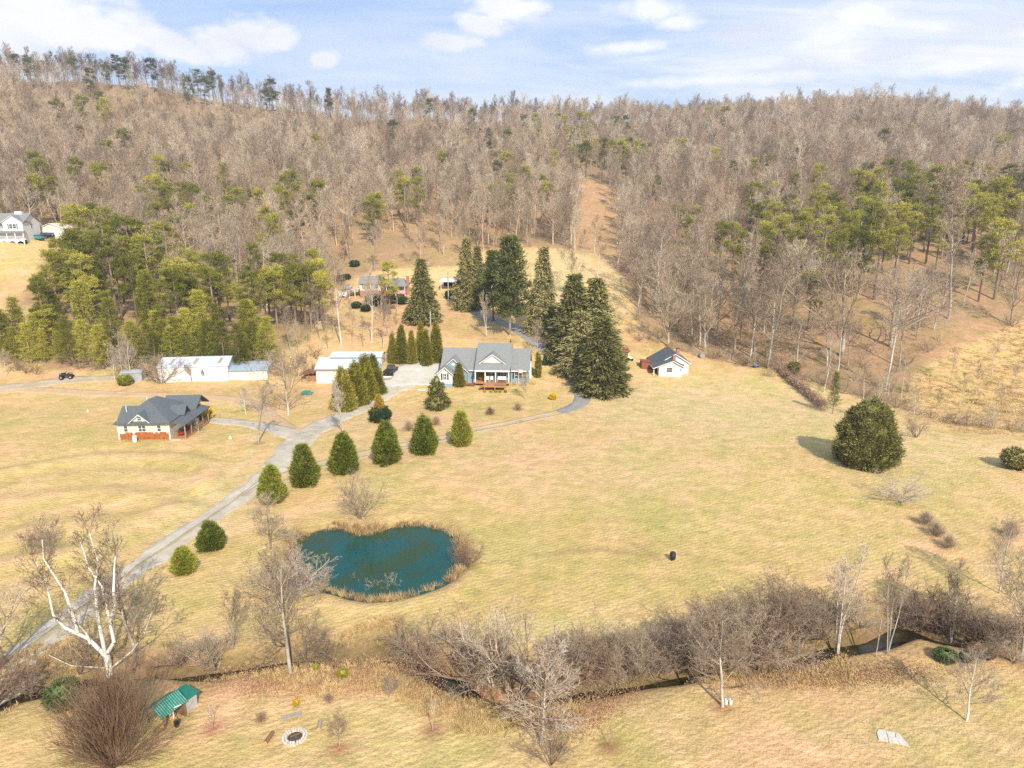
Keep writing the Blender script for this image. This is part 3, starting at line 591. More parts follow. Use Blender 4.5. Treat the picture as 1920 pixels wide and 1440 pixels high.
        for k in range(10 if near else 8):
            a=rng.uniform(0,6.283); th=rng.uniform(.1,1.0); d=(math.sin(th)*math.cos(a),math.sin(th)*math.sin(a),math.cos(th))
            limb(rng,(math.cos(a)*.3,math.sin(a)*.3,-.2),d,H0*rng.uniform(.55,.9),.11,1,cr,((0,9,6,3) if near else (0,6,5)),P_)
    elif style=='pale':     # short trunk, dense crown of stout pale twigs
        P_=dict(wob=.09,up=.06,t0=.15,ang=(24,52),len=(.38,.6),rmin=.022,rk=.62)
        p=(0,0,-.2); d=(0,0,1)
        for i in range(10):
            d=_n((d[0]+rng.gauss(0,.03),d[1]+rng.gauss(0,.03),1)); q=tuple(p[j]+d[j]*.98 for j in range(3)); tr.append((p,q,.17*(1-i/11),.17*(1-(i+1)/11),0))
            if i>0:
                for k in range(3): limb(rng,q,turned(rng,d,R(rng.uniform(42,66))),H0*.46*(1-.062*i),.075*(1-.06*i),1,cr,(0,9,6),P_)
            p=q
    elif style=='sapling':
        P_=dict(wob=.08,up=.1,t0=.3,ang=(20,45),len=(.35,.6),rmin=.03)
        tr.append(((0,0,-.2),(.1,0,4),.10,.07,0)); tr.append(((.1,0,4),(.0,.1,9.6),.07,.03,0))
        for k in range(11): 
            z=3+k*.6; limb(rng,(.1,0,z),turned(rng,(0,0,1),R(rng.uniform(25,45))),3.6*(1-.05*k),.04,1,cr,(0,4),P_)
    return tr,cr
LIB={}
def lib(style,k,near,barkT,barkC):
    key=(style,k,near,barkT,barkC)
    if key not in LIB:
        tr,cr=tree_skeleton(style,hash((style,k))%1000 if False else (sum(map(ord,style))*7+k*131),near)
        LIB[key]=(seg_mesh('trunk',tr,M[barkT]) if tr else None, seg_mesh('crown' if tr else 'stems',cr,M[barkC]))
    return LIB[key]
rngT=random.Random(5)
def bare(px,py,top,label,style='open',k=0,near=True,T='bark_grey',Cc='twig',name='bare_tree',cat='tree',group=None,wide=1.0,rot=None,pos=None,h=None,trunk_name='trunk'):
    x,y,z=pos or hit(px,py); h=h or h_from(px,py,top)
    tm,cm=lib(style,k,near,T,Cc); s=h/10.
    t=thing(name,label,cat,(x,y,z),rngT.uniform(0,6.28) if rot is None else rot,group,(s*wide,s*wide,s))
    if tm: link('trunk',tm,t)
    link('crown' if tm else 'stems',cm,t)
    return t
# ---- evergreen crowns: sprays of small pointed leaves gathered round branch ends
def sprays(rs,tips,dirs,per,spread,L,Wd,up=.25,flat_=1.0,rnd=.55):
    n=len(tips)*per; P_=np.repeat(tips,per,0)+rs.normal(0,1,(n,3))*np.array([spread,spread,spread*flat_])
    D=np.repeat(dirs,per,0)+rs.normal(0,rnd,(n,3))+np.array([0,0,up]); D/=np.linalg.norm(D,axis=1)[:,None]+1e-9
    r=rs.normal(0,1,(n,3)); w=np.cross(D,r); w/=np.linalg.norm(w,axis=1)[:,None]+1e-9
    l=L*rs.uniform(.6,1.3,n)[:,None]; ww=Wd*rs.uniform(.7,1.3,n)[:,None]
    nrm=np.cross(D,w); mid=P_+D*l*.45+nrm*l*.12
    V=np.stack([P_,mid-w*ww*.5,P_+D*l,mid+w*ww*.5],1).reshape(-1,3); i=np.arange(n)[:,None]*4
    return V,np.concatenate([i,i+1,i+2,i+3],1)
def crown_mesh(name,parts,mat_):
    V=[];F=[];n=0
    for v,f in parts: V.append(v);F.append(f+n);n+=len(v)
    return fast_mesh(name,np.vstack(V),F,mat_)
def core(rs,prof,n=12,k=.7):
    V=[];
    for r,z in prof:
        for i in range(n):
            a=2*math.pi*i/n; q=r*k*rs.uniform(.85,1.1); V.append((q*math.cos(a),q*math.sin(a),z))
    m_=len(prof); F=[(j*n+i,j*n+(i+1)%n,(j+1)*n+(i+1)%n,(j+1)*n+i) for j in range(m_-1) for i in range(n)]
    return np.array(V),np.array(F)
def evergreen(kind,seed,mat_,dens=1.0):
    """crown for a tree 10 m tall; 'w' is the half width at 10 m"""
    rs=np.random.RandomState(seed)
    def shell(prof,w,K,per,spread,L,Wd,up,rnd=.5,lump=.16,flat_=.8,inner=.15):
        K=int(K*dens); z=rs.rand(K*6); keep=rs.rand(K*6)<prof(z)/prof(np.linspace(0,1,50)).max(); z=z[keep][:K]; a=rs.rand(len(z))*2*math.pi
        g=1+lump*np.sin(a*3+z*9+seed)+lump*.7*np.sin(a*5-z*17+seed*2)
        r=prof(z)*w*g*(1-inner*np.abs(rs.normal(0,1,len(z)))); tips=np.c_[r*np.cos(a),r*np.sin(a),z*10]
        d=np.c_[np.cos(a),np.sin(a),np.full(len(a),.25)]
        out=[sprays(rs,tips,d,per,spread,L,Wd,up,flat_,rnd)]
        zz=np.linspace(0.01,.97,9); out.append(core(rs,[(max(float(prof(np.array([q]))[0])*w,.01),q*10) for q in zz],k=.74)); return out
    if kind=='cedar':      # fat flame
        prof=lambda t:np.minimum(1,.62+t*1.5)*np.clip(1-t,0,1)**.66*1.06
        return crown_mesh('crown',shell(prof,3.5,420,30,.30,.80,.13,.62,rnd=.38,lump=.11,inner=.13),mat_)
    if kind=='cypress':    # tall dense cone
        prof=lambda t:np.minimum(1,t/.06+.75)*np.clip(1-t,0,1)**.80
        return crown_mesh('crown',shell(prof,2.5,560,22,.28,.52,.12,.6,rnd=.4,lump=.07,inner=.07),mat_)
    if kind=='columnar':
        prof=lambda t:np.minimum(1,t/.08+.7)*np.clip(1-t**1.6,0,1)**.8
        return crown_mesh('crown',shell(prof,1.45,460,22,.24,.45,.11,.7,rnd=.35,lump=.05,inner=.06),mat_)
    if kind=='pencil':
        prof=lambda t:np.minimum(1,t/.12+.6)*np.clip(1-t**3,0,1)**.7
        return crown_mesh('crown',shell(prof,1.05,260,14,.2,.7,.16,.9,rnd=.25,lump=.03,inner=.05),mat_)
    if kind=='dome':       # broad dome to the ground
        prof=lambda t:np.clip(1-t**2.1,0,1)**.66*np.minimum(1,.86+t*.7)
        return crown_mesh('crown',shell(prof,4.7,640,34,.28,.50,.11,.5,rnd=.55,lump=.10,inner=.11),mat_)
    if kind=='ball':
        prof=lambda t:np.sqrt(np.clip(1-(2*t-1)**2,0,1))+.02
        return crown_mesh('foliage',shell(prof,5.2,260,12,.5,1.3,.42,.2,rnd=.6,lump=.08,inner=.08),mat_)
    if kind=='magnolia':
        prof=lambda t:np.minimum(1,t/.15+.6)*np.clip(1-t,0,1)**.62
        return crown_mesh('crown',shell(prof,3.5,120,46,.40,.55,.27,.5,rnd=.7,lump=.20,inner=.2),mat_)
    if kind=='spruce':     # tiers of drooping boughs
        parts=[]; tips=[];dirs=[]
        z=.6
        while z<9.8:
            t=z/10; rr=2.55*(1-t)**.78*(.75+.25*min(1,t/.12)); nb=max(4,int(11*(1-t)+3)); a0=rs.rand()*6.3
            for i in range(nb):
                a=a0+i*6.283/nb+rs.normal(0,.12); L=rr*rs.uniform(.66,1.22); k=max(3,int(L*3.6))
                for j in range(k):
                    u=(j+.6)/k; x=L*u; droop=-.42*x*u+.16*x; tips.append((x*math.cos(a)+rs.normal(0,.08),x*math.sin(a)+rs.normal(0,.08),z+droop)); dirs.append((math.cos(a),math.sin(a),-.25))
            z+=.42*(1-.35*t)
        parts.append(sprays(rs,np.array(tips),np.array(dirs),int(15*dens),.15,.46,.105,-.03,.5,.5))
        parts.append(core(rs,[(1.3,.7),(1.25,2.),(1.0,4),(.65,6.2),(.3,8.2),(.02,9.9)],k=.85))
        return crown_mesh('crown',parts,mat_)
    if kind=='whitepine':  # open plumes in tiers
        tips=[];dirs=[];z=2.0
        while z<9.7:
            t=z/10; rr=2.9*(1-t)**.6; nb=6
            a0=rs.rand()*6.3
            for i in range(nb):
                a=a0+i*6.283/nb+rs.normal(0,.25); L=rr*rs.uniform(.55,1.15)
                for u in (.35,.5,.65,.8,.92,1.): tips.append((L*u*math.cos(a),L*u*math.sin(a),z+.28*L*u+rs.normal(0,.1))); dirs.append((math.cos(a),math.sin(a),.3))
            z+=.62
        return crown_mesh('crown',[sprays(rs,np.array(tips),np.array(dirs),int(20*dens),.26,.55,.10,.35,.45,.7)],mat_)
    if kind=='pine':       # rounded clumps high on a bare trunk
        tips=[];dirs=[]
        for i in range(26):
            t=rs.uniform(0,1)**.9; a=rs.rand()*6.283; z=3.6+t*5.9; rr=1.75*math.sqrt(max(.04,1-((t-.38)/.66)**2))*rs.uniform(.35,1)
            c=(rr*math.cos(a),rr*math.sin(a),z)
            for j in range(9): tips.append((c[0]+rs.normal(0,.27),c[1]+rs.normal(0,.27),c[2]+rs.normal(0,.17)+.1)); dirs.append((math.cos(a)*.6,math.sin(a)*.6,.6))
        return crown_mesh('crown',[sprays(rs,np.array(tips),np.array(dirs),int(26*dens),.15,.25,.05,.35,.6,.9)],mat_)
    if kind=='youngpine':  # branches almost to the ground, airy
        tips=[];dirs=[];z=1.3
        while z<9.7:
            t=z/10; rr=2.5*(1-t)**.55*(.7+.3*min(1,t/.3)); nb=6; a0=rs.rand()*6.3
            for i in range(nb):
                a=a0+i*6.283/nb+rs.normal(0,.3); L=rr*rs.uniform(.5,1.15)
                for u in (.45,.7,.92): tips.append((L*u*math.cos(a),L*u*math.sin(a),z+.25*L*u+rs.normal(0,.12))); dirs.append((math.cos(a),math.sin(a),.5))
            z+=.68
        return crown_mesh('crown',[sprays(rs,np.array(tips),np.array(dirs),int(34*dens),.24,.30,.055,.4,.5,.9)],mat_)
EV={}
def ever(px,py,top,label,kind,matn,seed=0,name='evergreen_tree',cat='tree',group=None,wide=1.0,pos=None,h=None,dens=1.0,trunk='bark_brown',tr=.16,th=7.5):
    x,y,z=pos or hit(px,py); h=h or h_from(px,py,top); key=(kind,matn,seed)
    if key not in EV:
        mb=MB(); 
        tb=.16 if kind in('pine','youngpine','whitepine') else tr
        mb.tube((0,0,-.4),(0.03,.02,4),tb,tb*.75,7,False); mb.tube((.03,.02,4),(0,0,9.6),tb*.75,.03,6,False)
        if kind=='pine':
            rr=random.Random(seed)
            for i in range(9):
                a=rr.uniform(0,6.28); z0=rr.uniform(3.4,8.5); mb.tube((0,0,z0),(1.3*math.cos(a),1.3*math.sin(a),z0+.7),.05,.02,4,False)
        EV[key]=(mb.mesh('trunk',M[trunk]),evergreen(kind,seed*13+7,M[matn],dens))
    tm,cm=EV[key]; s=h/10
    t=thing(name,label,cat,(x,y,z),rngT.uniform(0,6.28),group,(s*wide,s*wide,s))
    link('trunk',tm,t); link('crown' if kind!='ball' else 'foliage',cm,t)
    return t
# ---------------- evergreens placed one by one ----------------
rr=random.Random(11)
PINES=[]  # (px, top row, height m, kind, label, group)
def plist(label,group,kind,h,pts,name='pine_tree'):
    for i,(px,py) in enumerate(pts): PINES.append((px,py,h,kind,label,group,name))
plist('tall green pine in the dense stand beside the upper hillside field','tall pines beside the hillside field','pine',19,
 [(142,382),(165,378),(185,387),(232,395),(205,405),(130,425),(258,418),(95,468),(110,440),(180,430),(200,460),(90,500),(72,520),(130,505),(160,480),(100,540),(225,440),(268,440),(240,470),(150,440),(120,475),(175,520),(215,500),(60,560),(145,560)])
plist('low bushy pine in the belt along the upper edge of the left meadow','young pines along the meadow edge','youngpine',10.5,
 [(5,590),(30,578),(58,588),(88,570),(118,590),(150,598),(182,608),(212,612),(242,600),(272,604),(302,598),(332,595),(362,588),(384,600),(412,600),(442,608),(470,598),(498,592),(20,612),(75,615),(105,620),(140,625),(190,628),(-25,585),(-60,590),(45,605),(225,628),(285,622),(345,618),(395,622),(455,622),(490,618),(0,628),(255,612),(315,612)])
plist('round topped pine standing among the bare trees on the left hillside','pines scattered over the left hillside','pine',17,
 [(230,240),(200,260),(147,235),(295,285),(312,297),(350,302),(265,347),(310,345),(340,335),(360,340),(332,375),(287,377),(415,305),(435,347),(472,350),(72,295),(60,282),(95,330),(140,290),(185,300),(60,325),(185,170),(192,182),(152,175),(102,182),(355,380),(320,400),(300,350)])
plist('dark evergreen on the skyline of the left ridge','dark evergreens on the left ridge','pine',17,
 [(25,98),(50,102),(135,105),(165,127),(217,102),(230,105),(195,115),(280,107),(350,142),(367,125),(395,125),(380,142),(497,165),(507,147),(617,165),(805,182),(737,222),(885,202),(902,240),(915,240),(952,240)],name='ridge_pine')
plist('bright green pine in the middle of the bare wood above the upper house','pines in the middle of the bare wood','pine',17,
 [(590,247),(542,317),(530,325),(552,340),(597,332),(517,345),(482,352),(495,385),(505,400),(745,315),(757,327),(780,312),(783,330),(762,342),(702,355),(695,368),(947,322),(937,335),(925,345),(955,340),(965,322),(830,282),(555,372),(540,355)])
plist('yellow green pine in the wood left of the upper house','pines left of the upper house','pine',16,
 [(400,465),(325,480),(290,470),(520,472),(547,475),(592,480),(510,492),(575,490),(727,488),(498,505),(540,500),(560,515),(310,500),(420,500),(455,520),(600,505)])
plist('evergreen in the dark clump on the far slope above the cleared track','evergreens in the clump above the track','pine',16,
 [(982,212),(1005,210),(1047,210),(1062,215),(1087,205),(1097,207),(1110,225),(1080,237),(1072,252),(1090,267),(1100,242),(1155,215),(1172,215),(1120,258),(1135,255),(1150,258),(1165,260),(1180,256),(1192,260),(1207,263),(1217,265),(1100,262),(1145,270),(1195,275),(1075,270),(1130,280),(1175,278)],name='ridge_pine')
plist('green pine on the far slope right of the cleared track','pines on the far right slope','pine',16,
 [(1257,262),(1270,258),(1285,255),(1297,260),(1317,262),(1342,275),(1375,300),(1415,292),(1447,287),(1502,272),(1490,252),(1542,307),(1330,197),(1362,197),(1710,230),(1660,240),(1747,237),(1895,237),(1885,250),(1232,327),(1020,327),(1030,340)],name='ridge_pine')
plist('tall pine with a bare lower trunk in the stand on the right hillside','tall pines on the right hillside','pine',17,
 [(1607,312),(1630,302),(1650,312),(1670,295),(1700,300),(1712,305),(1740,320),(1760,307),(1727,325),(1717,345),(1750,338),(1800,305),(1820,297),(1850,305),(1895,307),(1827,332),(1915,322),(1865,385),(1902,372),(1855,440),(1880,340),(1935,310),(1960,320),(1840,360),(1890,410),(1690,330),(1640,335),(1780,340)])
plist('green pine between bare trees at the right of the cleared track','pines between bare trees right of the track','pine',16,
 [(1395,345),(1420,340),(1272,377),(1307,382),(1355,412),(1380,415),(1450,340),(1482,360),(1455,375),(1535,357),(1490,372),(1497,427),(1527,502),(1645,388),(1690,378),(1560,390),(1600,395),(1690,418),(1510,395),(1470,400),(1625,420),(1575,430),(1440,410),(1290,400),(1655,430)])
for i in range(26):
    qx=rr.uniform(70,285); qy=rr.uniform(540,672)-max(0,qx-150)*.35
    if qx<120 and qy<600: qx+=60
    x,y,z=hit(qx,qy); PINES.append((qx,(x,y,z),rr.uniform(10,15),'pine' if rr.random()<.6 else 'youngpine','tall green pine in the dense stand beside the upper hillside field','tall pines beside the hillside field','pine_tree'))
for n_,x0_,x1_,y0_,y1_,l_,g_ in ((16,290,612,560,655,'yellow green pine in the wood left of the upper house','pines left of the upper house'),(12,0,520,640,684,'low bushy pine in the belt along the upper edge of the left meadow','young pines along the meadow edge'),(34,1590,1960,400,520,'tall pine with a bare lower trunk in the stand on the right hillside','tall pines on the right hillside'),(22,1380,1600,400,560,'green pine between bare trees at the right of the cleared track','pines between bare trees right of the track'),(7,250,620,400,470,'round topped pine standing among the bare trees on the left hillside','pines scattered over the left hillside'),(10,900,1060,330,400,'green pine on the far slope right of the cleared track','pines on the far right slope')):
    for i in range(n_):
        qx=rr.uniform(x0_,x1_); qy=rr.uniform(y0_,y1_); x,y,z=hit(qx,qy)
        yg='young' in g_; PINES.append((qx,(x,y,z),rr.uniform(8,12) if yg else rr.uniform(13,18),'youngpine' if yg else 'pine',l_,g_,'pine_tree'))
print('pines',len(PINES))
pine_xy=[]
for i,(px,py,h,kind,label,group,name) in enumerate(PINES):
    hh=h*rr.uniform(.85,1.15); 
    for _ in range(5):
        if isinstance(py,tuple): x,y,z=py; break
        y0_=150 if h>12 else 128; x,y,z=hit(px,py,hh,y0_)
        if y>y0_+4: break
        hh*=.82
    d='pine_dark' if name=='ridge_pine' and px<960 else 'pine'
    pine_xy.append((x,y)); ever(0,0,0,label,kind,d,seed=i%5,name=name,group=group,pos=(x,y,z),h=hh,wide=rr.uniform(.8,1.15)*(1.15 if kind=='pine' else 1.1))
# ---------------- the bare wood ----------------
rs=np.random.RandomState(3)
sp=4.6; gy=np.arange(105,620,sp); pts=[]
for y in gy:
    half=y*.86+34; n=int(2*half/sp); pts.append(np.c_[np.linspace(-half,half,n)+rs.uniform(-2.2,2.2,n),np.full(n,y)+rs.uniform(-2.2,2.2,n)])
pts=np.vstack(pts); z=H(pts[:,0],pts[:,1]); fm=forest(pts[:,0],pts[:,1],z); px,py=proj(pts[:,0],pts[:,1],z)
cy_=np.interp(pts[:,0],[C_[0] for C_ in [PW(*c) for c in crest]],[c[2] for c in crest])
fm&=(pts[:,1]<cy_+14)
dens=.5+.5*wob(pts[:,0],pts[:,1],30,31)
pym=proj(pts[:,0],pts[:,1],z)[1]
pa=np.array(pine_xy); shade=np.zeros(len(pts),bool)
for ax_,ay_ in pa: shade|=(np.abs(pts[:,0]-ax_*(pts[:,1]/ay_))<3.2)&(pts[:,1]-ay_<2.5)&(pts[:,1]-ay_>-20)
keep=fm&~(shade&(rs.rand(len(pts))<.72))&~((px<122)&(pym>440)&(pts[:,1]<232)&(pts[:,1]>140))&(rs.rand(len(pts))<np.where((px<290)&(pts[:,1]<205),.15,1)*np.where((px>=290)&(px<560)&(pts[:,1]<195),.55,1)*np.clip(.66+.34*dens,0,.92)*np.where((px>1480)&(py>430)&(pts[:,1]<215),.42,1)*np.where((px>560)&(px<860)&(py>440),.5,1)*np.where(pts[:,1]>cy_-14,.95,np.where(pts[:,1]>cy_-62,1.4,1)))
cq=cy_[keep]; pts=pts[keep]; z=z[keep]; px=px[keep]; py=py[keep]
VAR=[('tall',k) for k in range(6)]+[('open',7),('open',8)]
FARM=[]
def far_variant(st,k,bt):
    tr,cr=tree_skeleton(st,k*91+5); a=seg_mesh('far_tree',tr+cr,M[bt],((.09,5),(0,3)))
    return bpy.data.objects.new('bare_tree_pattern',a)
FARM=[far_variant(st,k,'bark_far' if i%3 else 'bark_pink') for i,(st,k) in enumerate(VAR)]
FARM.append(far_variant('shrub',3,'bark_pink'))
FARM+=[far_variant('tall',k,'bark_brown') for k in (11,12,13)]  # darker copies for the left ridge top, cloud shade put into the bark colour
order=np.argsort(pts[:,1]); hgt=np.clip(rs.normal(15.,3.0,len(pts)),8,22); low=(pts[:,1]>cq-62)&(pts[:,1]<cq-12); hgt=np.where(low,np.clip(hgt*.8,8,13),hgt); hgt=np.where(pts[:,1]>=cq-12,hgt*.98,hgt)
inv=(px>-30)&(px<1950)&(py>0)
vis=[i for i in order if inv[i]]
near_i=set(vis[:190])
def zone(px,py,y):
    if px<560: return 'bare grey tree in the wood above the left meadow','bare trees above the left meadow'
    if px<900: return 'thin bare tree in the wood around the upper house','bare trees around the upper house'
    if px<1190: return 'bare tree at the upper edge of the hillside clearing','bare trees at the hillside clearing'
    if px<1480: return 'bare grey tree at the edge of the wood behind the white cottage','bare trees behind the white cottage'
    return 'bare tree at the edge of the wood beyond the right hand field','bare trees beyond the right field'
for i in near_i:
    l,g=zone(px[i],py[i],pts[i,1]); k=rr.randrange(6); st='tall' if rr.random()<.7 else 'open'
    T=rr.choice(['bark_grey','bark_grey','bark_white','bark_brown']); 
    bare(0,0,0,l,style=st,k=k%3,near=False,T=T,Cc='twig' if T!='bark_brown' else 'twig_dark',group=g,pos=(pts[i,0],pts[i,1],z[i]),h=hgt[i]*.95,wide=rr.uniform(.9,1.25))
ri=np.array([i for i in range(len(pts)) if i not in near_i])
print('far trees',len(ri))
def scatter(name,label,P_,idx,scl,rot,pats,mats=None,scl3=None):
    me=fast_mesh(name,P_,[]) if False else bpy.data.meshes.new(name)
    me.vertices.add(len(P_)); me.vertices.foreach_set('co',np.asarray(P_,dtype=np.float32).ravel()); me.update()
    a=me.attributes.new('pick','INT','POINT'); a.data.foreach_set('value',np.asarray(idx,dtype=np.int32))
    a=me.attributes.new('size','FLOAT_VECTOR','POINT'); a.data.foreach_set('vector',np.asarray(scl,dtype=np.float32).ravel())
    a=me.attributes.new('turn','FLOAT_VECTOR','POINT'); a.data.foreach_set('vector',np.asarray(rot,dtype=np.float32).ravel())
    o=link(name,me); o['kind']='stuff'; o['label']=label
    gt=bpy.data.node_groups.new(name+'_nodes','GeometryNodeTree')
    gt.interface.new_socket(name='Geometry',in_out='INPUT',socket_type='NodeSocketGeometry'); gt.interface.new_socket(name='Geometry',in_out='OUTPUT',socket_type='NodeSocketGeometry')
    gi=gt.nodes.new('NodeGroupInput'); go=gt.nodes.new('NodeGroupOutput'); iop=gt.nodes.new('GeometryNodeInstanceOnPoints'); iop.inputs['Pick Instance'].default_value=True
    jn=gt.nodes.new('GeometryNodeJoinGeometry')
    for p in reversed(pats):
        oi=gt.nodes.new('GeometryNodeObjectInfo'); oi.inputs['As Instance'].default_value=True; oi.inputs['Object'].default_value=p; gt.links.new(oi.outputs['Geometry'],jn.inputs[0])
    def na(n,t_):
        q=gt.nodes.new('GeometryNodeInputNamedAttribute'); q.data_type=t_; q.inputs['Name'].default_value=n; return q.outputs['Attribute']
    gt.links.new(gi.outputs[0],iop.inputs['Points']); gt.links.new(jn.outputs[0],iop.inputs['Instance']); gt.links.new(na('pick','INT'),iop.inputs['Instance Index'])
    e2r=gt.nodes.new('FunctionNodeEulerToRotation'); gt.links.new(na('turn','FLOAT_VECTOR'),e2r.inputs[0]); gt.links.new(e2r.outputs[0],iop.inputs['Rotation'])
    gt.links.new(na('size','FLOAT_VECTOR'),iop.inputs['Scale']); gt.links.new(iop.outputs[0],go.inputs[0])
    md=o.modifiers.new('scatter','NODES'); md.node_group=gt
    return o
n=len(ri); s=hgt[ri]/10; w=s*rs.uniform(.75,1.15,n)
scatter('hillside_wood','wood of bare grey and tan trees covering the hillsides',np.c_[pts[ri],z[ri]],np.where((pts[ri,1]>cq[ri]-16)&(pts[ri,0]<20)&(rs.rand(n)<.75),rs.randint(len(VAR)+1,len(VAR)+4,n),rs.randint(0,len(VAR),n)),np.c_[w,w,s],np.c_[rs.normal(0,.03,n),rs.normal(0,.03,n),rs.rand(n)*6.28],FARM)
# low understorey of saplings and brush through the wood
sel=rs.rand(len(pts))<.75; q=pts[sel]+rs.uniform(-2.4,2.4,(sel.sum(),2)); zq=H(q[:,0],q[:,1]); n=len(q); s=rs.uniform(.18,.48,n)
scatter('woodland_undergrowth','low brown brush and saplings between the hillside trees',np.c_[q,zq],np.where(rs.rand(n)<.6,len(VAR),rs.randint(0,6,n)),np.c_[s*1.3,s*1.3,s],np.c_[np.zeros(n),np.zeros(n),rs.rand(n)*6.28],FARM)
M['twig_bush']=leafmat('red_brown_twigs',(.17,.10,.065),(.27,.175,.11),(.38,.27,.18),scale=.4,island=.6,objvar=.02)
# ---------------- trees and shrubs that stand out, one by one ----------------
g='rounded cedars in the row below the lane'
for px,py,top,l,w,k in [(572,909,832,'rounded green cedar just below the fork of the two lanes',1,0),(646,886,811,'green cedar with bare brown brush along its lower right side',1.02,1),(726,868,791,'green cedar in the row directly below the clipped evergreen mound',1.0,2),(796,849,778,'broad green cedar in front of the two small red brown shrubs',1.03,3),(865,834,770,'last green cedar of the row, below the walk of the blue house',.95,0)]:
    ever(px,py,top,l,'cedar','cedar',k,name='cedar_tree',group=g,wide=w*.93)
ever(511,941,872,'ragged cedar with brown lower branches beside the gravel driveway','cedar','cedar',1,name='cedar_tree',wide=1.0)
ever(397,1028,978,'small bushy cedar on the lawn right of the gravel driveway','cedar','cedar',2,name='cedar_tree',wide=1.35)
ever(345,1072,1024,'smallest cedar, nearest the driveway and the white barked tree','cedar','cedar',3,name='cedar_tree',wide=1.25)
ever(820,766,706,'open leafy magnolia on the lawn in front of the blue house garage gable','magnolia','magnolia',0,name='magnolia_tree',wide=.98)
ever(712,790,738,'golden evergreen rising out of the clipped dark green mound','cypress','golden',2,name='golden_evergreen',wide=1.0)
ever(713,791,763,'low wide clipped dark green mound around the golden evergreen','ball','holly',3,name='evergreen_shrub',cat='shrub',wide=1.15)
g='cypress screen in front of the cream garage'
for px,py,top,l,k,w in [(645,768,686,'cypress at the downhill end of the screen before the cream garage',0,1.05),(668,758,674,'second cypress of the screen, in front of the garage wall',1,1.0),(686,748,664,'third cypress of the screen, partly behind the thin bare tree',2,1.0),(702,738,664,'cypress of the screen nearest the garage side doors',3,1.0)]:
    ever(px,py,top,l,'cypress','arbor',k,name='cypress_tree',group=g,wide=w)
g='arborvitae row between garage and blue house'
for px,py,top,l,k in [(737,680,624,'shortest arborvitae at the garage end of the row',0),(754,680,609,'second arborvitae from the garage in the row by the blue house',1),(773,681,620,'third arborvitae from the garage in the row by the blue house',2),(791,673,604,'arborvitae behind the wooden utility pole',3),(800,684,617,'arborvitae just in front of the utility pole',0),(819,678,603,'last tall arborvitae beside the blue house roof',1)]:
    ever(px,py,top,l,'columnar','arbor',k,name='arborvitae',group=g,wide=.92)
ever(793,606,482,'broad dense spruce left of the upper driveway','spruce','spruce',0,name='spruce_tree',wide=1.12,dens=1.3)
ever(876,580,443,'slender dark spruce behind the blue house roof','spruce','spruce',1,name='spruce_tree',wide=.85,dens=1.3)
ever(896,578,458,'second dark spruce crowding the slender one by the upper driveway','spruce','spruce',2,name='spruce_tree',wide=.8)
ever(956,628,444,'tall white pine with long open plumes above the blue house','whitepine','whitepine',0,name='white_pine',wide=.85,dens=1.2,trunk='bark_grey')
ever(925,602,470,'white pine between the spruces and the tall open one','whitepine','whitepine',1,name='white_pine',wide=.85,trunk='bark_brown')
ever(1018,625,458,'tall narrow spruce with a pale trunk right of the asphalt drive','spruce','spruce',3,name='spruce_tree',wide=.85,dens=1.3)
for px,py,top,l,k,w in [(1074,672,510,'spruce at the upper left of the big clump beside the asphalt drive',0,1.35),(1116,674,517,'spruce at the top right of the big clump beside the asphalt drive',1,1.35),(1088,704,580,'spruce in the middle of the big clump, nearest the drive',2,1.6),(1126,735,590,'lowest spruce of the big clump, reaching down to the lawn',3,1.5),(1146,712,625,'short spruce on the cottage side of the big clump',0,1.6)]:
    ever(px,py,top,l,'spruce','spruce',k,name='spruce_tree',group='big spruce clump beside the asphalt drive',wide=w,dens=1.2)
ever(1622,868,750,'huge domed evergreen alone on the right hand field','dome','domed',0,name='domed_evergreen',wide=.95,dens=1.2)
ever(1561,776,697,'thin open young conifer beside the end of the hedge','whitepine','whitepine',2,name='young_conifer',wide=.55,dens=.35)
ever(1009,708,661,'narrow pencil shaped evergreen right of the blue house','pencil','arbor',0,name='pencil_evergreen',wide=.9)
ever(1022,684,664,'small blue green conifer behind the pencil shaped evergreen','cypress','holly',1,name='small_conifer',wide=1.0)
#ever(865,713,664,'conical evergreen against the blue house garage gable','columnar','arbor',2,name='conical_evergreen',wide=1.15)
for px,py,top,l,mt,w in [(858,717,709,'left of the two round clipped bushes by the garage gable','arbor',1),(869,718,710,'right of the two round clipped bushes by the garage gable','arbor',1),(907,716,699,'round bush with a yellow top beside the deck steps','golden',1),(891,711,697,'dark green bush in the corner by the porch','holly',.9),(387,785,764,'bright yellow forsythia at the porch end of the cream house','yellow',1.0),(1037,749,738,'small bright yellow bush on the lawn by the asphalt drive','yellow',1),(122,1326,1281,'low glossy dark green bush beside the creek, left of the round brown bush','holly',.95),(1904,878,842,'dense brown green bush at the right edge of the field','domed',1.1),(1488,700,679,'green shrub at the top end of the hedge','domed',.9),(235,722,703,'dark green bush in front of the small metal shed','cedar',1.1),(593,1257,1247,'tiny green cedar seedling left on the leaf covered bank','cedar',.9),(643,1268,1256,'tiny yellow green cedar seedling right on the leaf covered bank','arbor',1.3),(556,1322,1312,'tiny yellow shrub above the log bench','golden',1),(1772,1238,1220,'left of three low green bushes','holly',1.6),(1810,1240,1222,'middle of three low green bushes at the foot of the lower right creek bank','holly',.9),(1848,1236,1222,'right of three low green bushes at the foot of the creek bank','holly',.9),(845,560,545,'dark shrub beside the pale carport','holly',1.2)]:
    if l.startswith('left of three'): l='left of three low green bushes at the foot of the creek bank'
    ever(px,py,top,l,'ball',mt,sum(map(ord,l))%4,name='bush' if mt!='yellow' else 'yellow_bush',cat='bush',wide=w)
